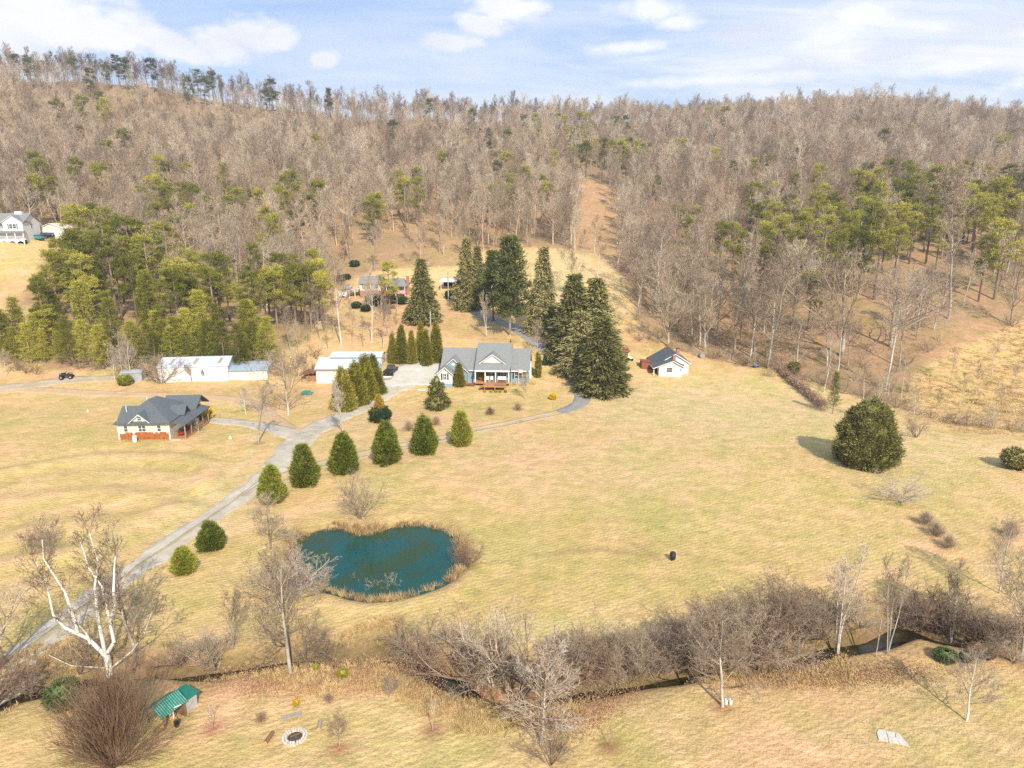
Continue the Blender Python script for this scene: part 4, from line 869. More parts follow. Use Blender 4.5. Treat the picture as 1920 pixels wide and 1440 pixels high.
for i,(px,py,top) in enumerate([(700,571,552),(712,573,556),(727,570,556),(741,568,555),(755,570,556),(686,584,572),(668,578,566),(639,527,516),(650,524,514),(665,500,488)]):
    ever(px,py,top,'dark rounded shrub on the slope below the upper house' if py>540 else 'small shrub on the bank above the upper house','ball','holly',i%4,name='garden_shrub',cat='shrub',group='shrubs below the upper house' if py>540 else 'shrubs above the upper house',wide=1.3)
for px,py,top,l in [(662,886,850,'bare brown brush tangled in the right side of the second cedar'),(520,944,905,'bare brown brush growing through the base of the ragged cedar'),(705,866,838,'bare brush at the left foot of the cedar below the clipped mound')]:
    bare(px,py,top,l,'shrub',1,False,Cc='twig_dark',name='bare_shrub',cat='shrub',wide=.9)
for px,py,top,l in [(690,580,520,'thin bare tree screening the left half of the upper house'),(715,590,515,'thin bare tree screening the middle of the upper house'),(745,585,520,'thin bare tree screening the balcony of the upper house')]:
    bare(px,py,top,l,'open',2,False,'bark_grey','twig',wide=.9)
# the small red-brown lawn shrubs
for px,py,top,l in [(767,807,790,'left red brown twiggy shrub behind the cedar row'),(817,797,781,'right red brown twiggy shrub behind the cedar row'),(919,777,764,'small round twiggy shrub on the lawn below the front walk'),(971,769,756,'oval twiggy shrub on the lawn below the deck'),(1735,983,961,'uppermost of three small bare shrubs in a line on the right field'),(1754,1004,981,'middle of three small bare shrubs in a line on the right field'),(1777,1027,1005,'lowest of three small bare shrubs in a line on the right field'),(1893,1005,982,'dark twiggy shrub by the right edge, beyond the leaning bare tree'),(617,1315,1302,'faint brown weedy shrub above the fire pit'),(490,1352,1338,'brown weedy clump left of the log bench')]:
    bare(px,py,top,l,style='bush',k=1,near=True,T='twig_red',Cc='twig_dark' if px>1700 else 'twig_red',name='twiggy_shrub',cat='shrub',wide=1.0)
# hedge: one clipped row
hx=[hit(*p)[:2] for p in [(1462,694),(1478,712),(1500,730),(1522,748),(1545,768)]]
hp=[]; 
for (ax,ay),(bx,by) in zip(hx[:-1],hx[1:]):
    for t_ in np.linspace(0,1,26,endpoint=False): hp.append((ax+(bx-ax)*t_,ay+(by-ay)*t_))
hp=np.array(hp); rsh=np.random.RandomState(2); hp=np.repeat(hp,7,0)+rsh.normal(0,.38,(len(hp)*7,2)); hz=H(hp[:,0],hp[:,1])+rsh.uniform(.1,1.25,len(hp))
o=link('hedge',crown_mesh('hedge',[sprays(rsh,np.c_[hp,hz],np.tile([0,0,.6],(len(hp),1)),14,.2,.4,.07,.3,1,.8)],M['twig_red'])); tag(o,'long reddish brown clipped hedge running down from the wood to the domed evergreen','hedge')
# ---- bare trees and shrubs
B=bare
B(205,1262,985,'big tree with forked white limbs beside the creek at the lower left','candelabra',1,True,'bark_white','twig',wide=1.0,rot=0)
B(255,1225,1060,'fine spreading tree just behind the white limbed one','open',3,True,'bark_grey','twig',wide=1.25)
B(545,1262,1036,'tall pale barked tree on the near bank below the pond','open',1,True,'bark_grey','twig',wide=1.1)
B(437,1218,1075,'slim two stemmed tree by the creek left of the pale barked one','birch',1,True,'bark_grey','twig',wide=.7)
B(405,1258,1165,'bushy silver twigged shrub on the creek bank','shrub',1,True,Cc='twig',name='bare_shrub',cat='shrub',wide=.9)
B(677,972,868,'vase shaped bare tree on the far shore of the pond','shrub',0,True,Cc='twig',name='bare_shrub',cat='tree',wide=.75)
B(508,1030,925,'bare tree on the left shore of the pond below the ragged cedar','open',2,True,'bark_brown','twig',wide=1.15)
B(485,832,708,'pruned bare tree with stubby dark knots beside the gravel fork','dead',0,True,'bark_grey','bark_grey',wide=1.0)
B(541,778,632,'tall bare tree with a swollen trunk left of the cream garage','spread',2,True,'bark_grey','twig',wide=.9)
B(461,777,725,'small pale bare tree beside the dirt road','open',4,True,'bark_white','twig_pale',wide=.9)
B(644,812,690,'thin pale trunked tree in front of the cypress screen','birch',4,True,'bark_white','twig_pale',wide=.8)
B(985,748,694,'small bare tree on the lawn before the right wing of the blue house','open',5,True,'bark_white','twig',wide=.8)
B(1253,650,520,'large spreading bare tree right behind the white cottage','spread',3,True,'bark_grey','twig',wide=1.05)
B(912,632,540,'slim two stemmed bare tree behind the blue house roof','birch',2,True,'bark_white','twig',wide=.5)
B(1007,672,600,'bare white trunked tree beside the asphalt drive','open',1,True,'bark_white','twig',wide=.6)
B(640,648,470,'very tall straight pale trunk left of the upper house slope','tall',1,True,'bark_white','twig',wide=.8)
B(697,643,505,'tall straight pale trunk directly below the upper house','tall',2,True,'bark_white','twig',wide=.7)
B(718,655,555,'grey bare tree behind the arborvitae row','tall',3,True,'bark_grey','twig',wide=.9)
for i,(px,py,top) in enumerate([(600,640,560),(615,655,590),(660,640,575),(680,650,590),(625,630,540),(592,622,530),(575,650,590),(742,640,585),(728,625,570),(608,600,520),(655,600,545),(560,665,600),(545,660,560)]):
    B(px,py,top,'thin bare tree on the reddish slope between barn and upper house','tall',i%3,False,'bark_grey','twig',group='bare trees on the reddish slope',wide=.9)
for i,(px,py,top) in enumerate([(1115,475,400),(1078,468,395),(1095,500,430),(1063,530,440),(1075,560,470),(1120,520,440)]):
    B(px,py,top,'bare tree standing in the upper clearing below the cleared track','tall',i%3,False,'bark_white','twig',group='bare trees in the upper clearing',wide=.9)
B(1040,612,500,'pale trunk rising behind the narrow spruce','tall',0,False,'bark_white','twig')
for px,py,top,l,k in [(246,716,640,'bare tree in front of the small metal shed',1),(215,712,655,'leaning bare tree left of the small metal shed',2),(232,715,625,'tallest of the bare trees around the small metal shed',0)]: B(px,py,top,l,'open',k,True,'bark_white','twig_pale',wide=.8)
for px,py,top,l,k in [(360,716,672,'twin stemmed bare tree against the white barn wall',1),(385,714,688,'small bare sapling against the white barn wall',2),(303,718,650,'bushy bare tree at the left corner of the white barn',0)]: B(px,py,top,l,'birch' if k else 'shrub',k,True,'bark_brown','twig_dark',wide=1.1)
B(12,705,655,'white barked tree at the far left under the pines','open',2,True,'bark_white','twig',wide=.8)
B(60,1040,975,'leaning bare shrub on the left meadow, nearest the edge','shrub',2,True,Cc='twig_dark',name='bare_shrub',cat='shrub',wide=.8)
B(92,1025,960,'bare shrub beside it on the left meadow, closer to the driveway','shrub',3,True,Cc='twig_dark',name='bare_shrub',cat='shrub',wide=.85)
B(-25,1290,1075,'bare tree leaning in from the lower left edge above the creek','spread',5,True,'bark_grey','twig',wide=1.2)
B(215,1436,1274,'big round brown bush in the lower left corner','bush',0,True,Cc='twig_bush',name='round_bush',cat='bush',wide=.74)
B(1015,1395,1208,'pale bleached small tree in the middle of the lower edge','pale',0,True,'twig_pale','twig_pale',wide=.95)
B(1030,1434,1352,'brown bush at the foot of the bleached tree','shrub',4,True,Cc='twig_dark',name='bare_shrub',cat='bush',wide=1.0)
B(1355,1325,1140,'spreading grey tree with white buckets at its foot','open',6,True,'bark_grey','twig',wide=1.1)
B(1812,1352,1226,'small white forked tree at the lower right','open',3,True,'bark_white','twig_pale',wide=1.1)
B(1570,1232,1000,'tall clump of three white birch stems on the creek bank','birch',6,True,'bark_white','twig',wide=.9)
B(1664,1226,1015,'white birch right of the three stemmed clump','birch',7,True,'bark_white','twig',wide=.65)
B(1782,1206,1040,'leaning twin trunk tree on the creek bank at the right','birch',8,True,'bark_white','twig',wide=.8)
B(1874,1113,978,'lone slim bare tree on the right field throwing a long shadow','open',1,True,'bark_white','twig',wide=.8)
B(1914,1240,1040,'thick trunked tree cut by the right edge of the lower bank','open',2,True,'bark_grey','twig',wide=1.1)
B(1642,1232,1150,'slender bare sapling between the two birch groups','sapling',1,True,'bark_grey','twig')
B(1497,1232,1110,'twisted low tree left of the birch clump','spread',6,True,'bark_grey','twig_dark',wide=.9)
B(1447,1243,1100,'forked tree standing over the creek pool','birch',9,True,'bark_grey','twig_dark',wide=.9)
B(1421,1260,1140,'thin trunked tree beside the creek pool','open',7,True,'bark_grey','twig_dark',wide=1.0)
B(1690,940,868,'pale round crowned little tree below the domed evergreen','shrub',8,True,Cc='twig_pale',name='bare_shrub',cat='tree',wide=1.1)
B(1716,820,765,'multi stemmed bare tree right of the domed evergreen','shrub',5,True,Cc='twig_dark',name='bare_shrub',cat='tree',wide=.75)
B(733,1300,1258,'small vase shaped shrub on the leaf covered bank','shrub',6,True,Cc='twig_pale',name='bare_shrub',cat='shrub',wide=.7)
for i,(px,py,top,l) in enumerate([(400,1366,1322,'mulched sapling right of the green roofed hut'),(811,1369,1305,'mulched sapling alone on the lower lawn'),(1143,1402,1365,'short mulched sapling right of the bleached tree'),(637,1398,1330,'orange twigged sapling right of the fire pit'),(678,1262,1235,'little sapling on the leaf covered bank'),(1527,1276,1258,'tiny bare sapling on the lower right lawn'),(1010,1360,1300,'sapling leaning beside the bleached tree')]):
    B(px,py,top,l,'sapling' if i!=3 else 'open',i,True,'bark_grey' if i!=3 else 'twig_red','twig' if i!=3 else 'twig_red',name='sapling',wide=1.0 if i!=3 else .9)
# pond side shrubs
for i,(px,py,top,w,c,l) in enumerate([(520,1108,1045,1.3,'twig','pale shrub in the clump hiding the left end of the pond'),(560,1110,1035,1.2,'twig_pale','silvery shrub in the clump at the left end of the pond'),(598,1112,1050,1.2,'twig','shrub in the clump overhanging the left end of the pond'),(492,1095,1050,1.2,'twig_dark','dark brown shrub at the outer left of the pond clump'),(668,1118,1072,.9,'twig','left of the small shrubs on the near shore of the pond'),(723,1122,1066,1.0,'twig_pale','larger of the small shrubs on the near shore of the pond'),(820,1098,1070,.9,'twig','smallest shrub on the near right shore of the pond'),(876,1062,1005,1.0,'twig_red','leaning reddish shrub at the right end of the pond'),(545,1018,985,1.0,'twig_dark','low dark shrub at the far left shore of the pond')]):
    B(px,py,top,l,'shrub',i%7,True,Cc=c,name='bare_shrub',cat='shrub',wide=w)
# thicket along the creek
thick=[(775,1240,1150,1.0),(758,1236,1168,1.0),(800,1238,1172,1.0),(850,1250,1180,1.2),(890,1275,1150,1.1),(925,1280,1140,1.1),(900,1292,1190,1.2),(950,1282,1145,1.2),(985,1278,1160,1.2),(1020,1268,1185,1.2),(1060,1268,1180,1.2),(1100,1268,1185,1.2),(1132,1264,1150,.8),(1165,1262,1182,1.2),(1200,1255,1175,1.2),(1235,1248,1170,1.2),(1268,1240,1158,1.2),(1300,1236,1140,1.2),(1330,1228,1130,1.2),(1360,1225,1115,1.2),(1395,1220,1100,1.2),(1430,1215,1080,1.1),(1462,1210,1078,1.1),(1500,1200,1080,1.1),(1535,1195,1085,1.1),(1400,1245,1150,1.2),(1320,1262,1180,1.1),(1575,1180,1110,1.0),(1610,1175,1110,1.0),(1690,1170,1100,1.1),(1725,1180,1085,1.1),(1755,1185,1095,1.1),(1800,1190,1110,1.0),(1830,1195,1120,1.1),(1860,1205,1130,1.2),(1890,1210,1130,1.1),(1925,1200,1100,1.1),(1900,1240,1190,1.2),(1860,1235,1190,1.2),(700,1222,1180,1.2),(660,1215,1180,1.2),(600,1222,1165,1.2),(575,1232,1160,1.1),(620,1235,1190,1.2),(520,1218,1178,1.2),(480,1228,1190,1.2),(340,1245,1190,1.2),(300,1248,1200,1.2),(375,1230,1175,1.1),(150,1262,1205,1.3),(120,1240,1190,1.2),(90,1285,1240,1.2),(60,1300,1230,1.3),(20,1312,1240,1.3),(-20,1330,1230,1.3),(175,1240,1170,1.2),(250,1252,1205,1.2),(1370,1205,1120,1.1),(1480,1180,1090,1.1),(1340,1195,1130,1.1),(1290,1215,1150,1.1),(1240,1228,1165,1.1),(1180,1240,1175,1.1),(1070,1248,1190,1.1)]
drop={(758,1236),(850,1250),(950,1282),(1020,1268),(660,1215),(600,1222),(480,1228),(300,1248),(120,1240),(1060,1268),(1200,1255),(1268,1240),(1430,1215),(1535,1195),(1480,1180),(20,1312),(700,1222),(520,1218),(1240,1228),(1070,1248)}
thick=[q for q in thick if (q[0],q[1]) not in drop or q[0]>1040]+[(1120,1284,1240,1.2),(1180,1279,1238,1.2),(1230,1268,1225,1.2),(1285,1258,1215,1.2),(1150,1282,1250,1.3),(1390,1252,1200,1.1),(1250,1264,1228,1.2),(1690,1180,1130,1.1)]
for i,(px,py,top,w) in enumerate(thick):
    B(px,py,top,'tangled bare shrub in the brown thicket along the creek','shrub',i%7,True,Cc=['twig_dark','twig_dark','twig_red','twig','twig_dark'][i%5],name='creek_shrub',cat='shrub',group='bare shrubs along the creek',wide=w*1.05)
# brush along the edge of the right wood, by the cottage and round the marsh
edge=[(1165,600),(1180,625),(1200,640),(1215,635),(1235,645),(1260,655),(1290,660),(1310,668),(1335,672),(1350,670),(1370,678),(1395,684),(1415,686),(1440,690),(1500,712),(1520,716),(1540,722),(1560,730),(1580,738),(1600,742),(1620,746),(1640,752),(1660,758),(1680,764),(1700,770),(1720,778),(1745,783),(1770,790),(1790,795),(1815,798),(1840,800),(1865,803),(1890,806),(1915,808),(1940,812),(1500,690),(1550,700),(1600,715),(1650,725),(1680,700),(1700,735),(1620,690),(1740,660),(1760,640),(1150,585),(1190,600)]
for i,(px,py) in enumerate(edge):
    x,y,z=hit(px,py); B(0,0,0,'brown brush at the foot of the wood on the right','shrub',i%7,False,Cc=['twig_dark','twig','twig_red'][i%3],name='wood_edge_shrub',cat='shrub',group='brush at the foot of the right wood',pos=(x,y,z),h=rr.uniform(2.2,4.2),wide=1.3)
for i,(px,py,h) in enumerate([(1617,778,9),(1640,790,8),(1665,762,7),(1713,778,6),(1755,782,5),(1545,735,11),(1570,700,14),(1690,745,8),(1780,720,7),(1830,740,6),(1860,700,7),(1800,760,6),(1870,770,5),(1900,735,6),(1920,780,5)]):
    x,y,z=hit(px,py); B(0,0,0,'thin pale sapling in the scrub beside the tan marsh','tall',i%3,False,'bark_white','twig',name='marsh_sapling',group='saplings beside the marsh',pos=(x,y,z),h=h,wide=.8)
for i,(px,py,top,l) in enumerate([(1778,598,300,'tall pale forked tree at the right, on the slope above the marsh'),(1578,668,440,'broad old tree with bare limbs standing before the right wood'),(1440,688,430,'leaning tall pale tree at the corner of the right wood'),(1378,655,430,'tall pale tree left of the leaning one at the wood edge'),(1670,650,470,'gnarled wide tree with twisted grey limbs above the marsh')]):
    B(px,py,top,l,['tall','spread','tall','tall','spread'][i],i%3,True,'bark_grey','twig' if i!=4 else 'twig_pale',wide=[.9,1.0,.9,.8,1.2][i])
# belts of brush by the left barn and under the pines
for i,(px,py,h) in enumerate([(50,700,3),(30,696,4),(70,702,3.5),(150,690,4),(180,695,3),(270,700,4),(290,702,5),(500,690,5),(520,705,4),(560,705,4),(575,680,4),(590,672,4),(550,690,5),(535,700,3.5),(500,670,4),(585,695,3)]):
    x,y,z=hit(px,py); B(0,0,0,'tangled brown brush beside the barns on the left','shrub',i%7,False,Cc=['twig_dark','twig','twig_red'][i%3],name='barn_brush',cat='shrub',group='brush beside the left barns',pos=(x,y,z),h=h,wide=1.3)
# marsh grass, pond rim reeds, bank grass and fallen leaves: too many to count
def tuft(name,n,h,w,spread,matn,seed,lean=.35):
    r=np.random.RandomState(seed); T=np.c_[r.normal(0,spread,(n,2)),np.zeros(n)]; D=np.c_[r.normal(0,lean,(n,2)),np.ones(n)]
    v,f=sprays(r,T,D,1,0.0,h,w,.2,1,.15); return bpy.data.objects.new(name,crown_mesh(name,[(v,f)],M[matn]))
reed=[tuft('reed_pattern',40,1.25,.05,.22,'reed',s_) for s_ in (1,2)]; grass=[tuft('grass_pattern',30,.55,.035,.2,'drygrass',s_,.6) for s_ in (3,4)]
leafp=bpy.data.objects.new('leaf_pattern',crown_mesh('leaf_pattern',[sprays(np.random.RandomState(1),np.c_[np.random.RandomState(2).normal(0,.6,(40,2)),np.full(40,.03)],np.tile([1,0,0],(40,1)),1,0,.075,.06,0,1,1.0)],M['leaf']))
def fill(n,box,test,seed):
    r=np.random.RandomState(seed); p=r.rand(n,2)*[box[1]-box[0],box[3]-box[2]]+[box[0],box[2]]; k=test(p[:,0],p[:,1]); return p[k],r
def pxy(x,y): return proj(x,y,H(x,y))
p,r_=fill(16000,(50,190,85,185),lambda x,y:inside(*pxy(x,y),MARSH)&(y<175)&(wob(x,y,7,41)>-1.6),5)
n=len(p); s=r_.uniform(.7,1.5,n)*(1+.3*wob(p[:,0],p[:,1],5,42)); scatter('marsh_grass','tall tan dead grass filling the marshy field at the right',np.c_[p,H(p[:,0],p[:,1])],r_.randint(0,2,n),np.c_[s*1.4,s*1.4,s*.42],np.c_[r_.normal(0,.1,(n,2)),r_.rand(n)*6.28],grass)
pd=np.array(POND); bx=(pd[:,0].min()-4,pd[:,0].max()+4,pd[:,1].min()-4,pd[:,1].max()+4)
p,r_=fill(5200,bx,lambda x,y:(lambda d,i:(d<1.0)&(~i|(d<.2))&((wob(x,y,2,43)>-.3)|(d<.5)))(seg_dist(x,y,POND,True),inside(x,y,POND)),6)
n=len(p); s=r_.uniform(.35,.8,n); scatter('pond_rim_reeds','dry tan reeds ringing the edge of the pond',np.c_[p,H(p[:,0],p[:,1])-.03],r_.randint(0,2,n),np.c_[s,s,s],np.c_[r_.normal(0,.1,(n,2)),r_.rand(n)*6.28],reed)
p,r_=fill(45000,(-70,75,36,62),lambda x,y:(lambda d:(d<4.5)&(d>1.0)&(wob(x,y,3,44)>-.5+d*.22))(seg_dist(x,y,CREEK)),7)
n=len(p); s=r_.uniform(.3,.75,n); scatter('creek_bank_grass','brown dead grass and weeds covering the creek banks',np.c_[p,H(p[:,0],p[:,1])-.03],r_.randint(0,2,n),np.c_[s,s,s],np.c_[r_.normal(0,.1,(n,2)),r_.rand(n)*6.28],[grass[1],grass[0]])
def lft(x,y):
    a,b=pxy(x,y); r=np.random.RandomState(9).rand(len(x)); f=np.zeros(len(x))
    for cx_,cy2,rx,ry,rot in [(650,1268,330,34,-2),(1130,1310,120,36,-25),(1560,1262,260,26,0),(880,1305,170,22,10),(1060,1330,90,60,0)]:
        q=R(rot); dx,dy=a-cx_,b-cy2; f=np.maximum(f,1-np.hypot((dx*math.cos(q)+dy*math.sin(q))/rx,(-dx*math.sin(q)+dy*math.cos(q))/ry))
    return (f*1.6>r)&(seg_dist(x,y,CREEK)>1.3)
p,r_=fill(26000,(-45,50,36,56),lft,8); n=len(p)
scatter('leaf_litter','curled orange brown leaves strewn on the near bank of the creek',np.c_[p,H(p[:,0],p[:,1])],np.zeros(n),np.ones((n,3)),np.c_[np.zeros((n,2)),r_.rand(n)*6.28],[leafp])
# ---------------- buildings ----------------
def roof(parent,quads,m,t=.16,name='roof',label=None):
    mb=MB()
    for q in quads: mb.slab(q,t)
    return mb.build(name,m,parent,label=label)
def front_window(parent,x0,x1,z0,z1,y,m='white',panes=1,name='window',face=-1,mull=True,gl='glass'):
    """window in a wall that faces -y (face=-1): frame of bars with a pane behind"""
    e=.07; d=.09*face; a,b=sorted((y,y+d)); mb=MB()
    mb.box(x0-e,x1+e,a,b,z1,z1+e); mb.box(x0-e,x1+e,a,b,z0-e,z0); mb.box(x0-e,x0,a,b,z0,z1); mb.box(x1,x1+e,a,b,z0,z1)
    zm=(z0+z1)/2
    for i in range(1,panes): 
        q=x0+(x1-x0)*i/panes; mb.box(q-.035,q+.035,a,b,z0,z1)
    if mull: 
        for i in range(panes):
            l=x0+(x1-x0)*i/panes+.04; r_=x0+(x1-x0)*(i+1)/panes-.04; mb.box(l,r_,y+d*.75 if face<0 else y+.002,y if face<0 else y+d*.75,zm-.03,zm+.03) if face<0 else None
    w=mb.build(name,M[m],parent)
    pb=MB()
    pa,pb_=sorted((y-.002*-face*0+d*.15,y+d*.45))
    for i in range(panes):
        l=x0+(x1-x0)*i/panes+.037; r_=x0+(x1-x0)*(i+1)/panes-.037
        MB().box(l,r_,pa,pb_,z0+.002,z1-.002).build('pane',M[gl],w)
    return w
def side_window(parent,y0,y1,z0,z1,x,m='white',face=1):
    e=.07; a,b=sorted((x,x+.09*face)); mb=MB(); mb.box(a,b,y0-e,y1+e,z1,z1+e); mb.box(a,b,y0-e,y1+e,z0-e,z0); mb.box(a,b,y0-e,y0,z0,z1); mb.box(a,b,y1,y1+e,z0,z1)
    w=mb.build('window',M[m],parent); a,b=sorted((x+.01*face,x+.05*face)); MB().box(a,b,y0+.002,y1-.002,z0+.002,z1-.002).build('pane',M['glass'],w); return w
def house(name,label,px,py,rot,group=None,dz=0,y=None):
    if y is None: x,yy,z=hit(px,py)
    else:
        x,yy,z=PW(px,py,y); z=Hs(x,yy)
    return thing(name,label,'house' if 'house' in name or 'cottage' in name else ('barn' if 'barn' in name else 'building'),(x,yy,z+dz),R(rot),group)
def gable_slabs(x0,x1,y0,y1,ze,zr,over=.3,axis='x'):
    """two roof planes of a gable; ridge along axis, eaves at the other axis"""
    if axis=='x':
        ym=(y0+y1)/2; k=(zr-ze)/(ym-y0); a,b=x0-over,x1+over; yo=over; return [[(a,y0-yo,ze-k*yo),(b,y0-yo,ze-k*yo),(b,ym,zr),(a,ym,zr)],[(b,y1+yo,ze-k*yo),(a,y1+yo,ze-k*yo),(a,ym,zr),(b,ym,zr)]]
    xm=(x0+x1)/2; k=(zr-ze)/(xm-x0); a,b=y0-over,y1+over; return [[(x1+over,a,ze-k*over),(x1+over,b,ze-k*over),(xm,b,zr),(xm,a,zr)],[(x0-over,b,ze-k*over),(x0-over,a,ze-k*over),(xm,a,zr),(xm,b,zr)]]
def rake(parent,x0,x1,y,ze,zr,m='white',over=.3,w=.16,name='gable_trim',depth=.06):
    """pale boards under the two slopes of a gable facing -y"""
    xm=(x0+x1)/2; k=(zr-ze)/(xm-x0); mb=MB()
    for s_,xa in ((-1,x0-over),(1,x1+over)):
        za=ze-k*over; pts=[(xa,za-.17),(xm,zr-.17),(xm,zr-.17-w),(xa,za-.17-w)]
        if s_>0: pts=pts[::-1]
        mb.prism(pts,'y',y-over-.03,y-over+depth)
    return mb.build(name,M[m],parent)

# ===== blue house =====
b=house('blue_house','blue sided house with grey roof, white gable over its porch and a wooden deck',924,717,-4,dz=.0)
w=MB(); w.box(-9.9,-3.3,0,8.6,-.5,2.75); w.prism([(0,2.75),(4.3,5.7),(8.6,2.75)],'x',-9.9,-3.3)
w.box(-3.3,3.5,.4,8.6,-.5,2.9); w.prism([(.4,2.9),(4.3,6.6),(8.6,2.9)],'x',-3.3,3.5)
w.box(3.5,7.0,0.002,8.6,-.5,2.74); w.prism([(.0,2.74),(4.3,5.6),(8.6,2.74)],'x',3.5,7.0)
wl=w.build('wall',M['blue'],b)
def slope(x0,x1,y0,z0,y1,z1,y2,z2): return [[(x0,y0,z0),(x1,y0,z0),(x1,y1,z1),(x0,y1,z1)],[(x1,y2,z2),(x0,y2,z2),(x0,y1,z1),(x1,y1,z1)]]
roof(b,slope(-10.25,-3.31,-.4,2.62,4.3,6.0,9.0,2.62),M['roofgrey'],label='grey shingled roof of the left wing')
roof(b,slope(3.51,7.25,-.4,2.62,4.3,5.95,9.0,2.62),M['roofgrey'],label='grey shingled roof of the right wing')
roof(b,slope(-3.3,3.5,-2.3,2.95,4.3,7.05,9.0,3.2),M['roofgrey'],label='higher grey shingled roof over the porch')
MB().box(-3.3,3.5,-2.33,-2.27,2.62,2.94).box(-10.25,-3.4,-.46,-.41,2.30,2.55).box(3.55,7.25,-.46,-.41,2.30,2.55).build('fascia',M['white'],b)
# big blue gable behind the garage gable
gw=MB(); gw.box(-10.2,-4.9,-.9,0,-.5,2.6); gw.prism([(-10.2,2.6),(-4.9,2.6),(-7.55,4.75)],'y',-.9,2.5); gw.build('gable_wall',M['blue'],b,label='blue gable wall with a round white vent')
roof(b,[[(-4.6,-1.2,2.42),(-4.6,3.2,2.42),(-7.55,3.2,4.95),(-7.55,-1.2,4.95)],[(-10.5,3.2,2.42),(-10.5,-1.2,2.42),(-7.55,-1.2,4.95),(-7.55,3.2,4.95)]],M['roofgrey'],.12,'gable_roof')
rake(b,-10.2,-4.9,-.9,2.67,4.97)
MB().lathe([(.28,-.96),(.28,-.91)],-7.55,3.75,14,'x').build('round_vent',M['white'],b) if False else MB().prism([(-7.55+.3*math.cos(a),3.7+.3*math.sin(a)) for a in np.linspace(0,6.283,14,endpoint=False)],'y',-.97,-.905).build('round_vent',M['white'],b)
# pale garage bay
gb=MB(); gb.box(-10.35,-7.5,-3.0,-.9,-.5,2.5); gb.prism([(-10.35,2.5),(-7.5,2.5),(-8.925,3.6)],'y',-3.0,-.4); gb.build('garage_bay_wall',M['greywhite'],b)
MB().box(-10.37,-7.48,-3.03,-2.0,-.5,.38).build('foundation_band',M['blue'],b)
MB().box(-10.40,-10.3,-3.05,-2.9,.4,2.45).box(-7.55,-7.44,-3.05,-2.9,.4,2.45).build('corner_board',M['white'],b)
roof(b,[[(-7.15,-3.35,2.3),(-7.15,-.5,2.3),(-8.925,-.5,3.78),(-8.925,-3.35,3.78)],[(-10.7,-.5,2.3),(-10.7,-3.35,2.3),(-8.925,-3.35,3.78),(-8.925,-.5,3.78)]],M['roofgrey'],.12,'garage_bay_roof')
rake(b,-10.35,-7.5,-3.05,2.55,3.80)
front_window(b,-9.2,-8.6,1.15,2.3,-3.0,panes=2)
for x in (-9.62,-8.43): MB().box(x,x+.25,-3.05,-3.0,1.1,2.35).build('shutter',M['shutter'],b)
# white pediment on the roof
MB().prism([(-2.55,4.05),(2.55,4.05),(0,5.75)],'y',-.55,1.9).build('pediment_wall',M['greywhite'],b)
roof(b,[[(2.85,-.85,3.92),(2.85,2.4,3.92),(0,2.4,5.9),(0,-.85,5.9)],[(-2.85,2.4,3.92),(-2.85,-.85,3.92),(0,-.85,5.9),(0,2.4,5.9)]],M['roofgrey'],.10,'pediment_roof')
rake(b,-2.55,2.55,-.55,4.12,5.92)
MB().prism([(.22*math.cos(a),5.1+.22*math.sin(a)) for a in np.linspace(0,6.283,14,endpoint=False)],'y',-.62,-.552).build('round_vent',M['white'],b)
# porch
MB().box(-3.25,3.45,-2.2,.4,.25,.5).build('porch_floor',M['deck'],b)
for x in (-3.15,-1.25,.75,3.25): MB().box(x-.11,x+.11,-2.18,-1.98,.5,2.62).build('porch_column',M['white'],b)
front_window(b,-2.55,-1.55,.95,2.25,.4,panes=2); front_window(b,1.5,2.6,.95,2.25,.4,panes=2)
for x in (-2.95,-1.43,1.1,2.72): MB().box(x,x+.28,.34,.4,.9,2.3).build('shutter',M['shutter'],b)
d=MB().box(-.25,.65,.33,.4,.5,2.45).build('door',M['white'],b); MB().box(-.1,.5,.30,.33,.8,2.25).build('pane',M['glass'],d)
front_window(b,4.25,6.55,.85,2.15,0.0,panes=3,name='window')
MB().box(3.86,4.12,-.05,0.0,.8,2.2).build('shutter',M['shutter'],b)
side_window(b,3,4,1,2.2,7.0)
MB().box(7.02,7.4,2.2,3.2,-.3,3.6).build('chimney_chase',M['white'],b)
MB().tube((6.2,5.5,4.9),(6.2,5.5,6.2),.10).build('flue_pipe',M['black'],b) if False else MB().tube((3.1,5.4,5.8),(3.1,5.4,7.6),.09).build('flue_pipe',M['black'],b)
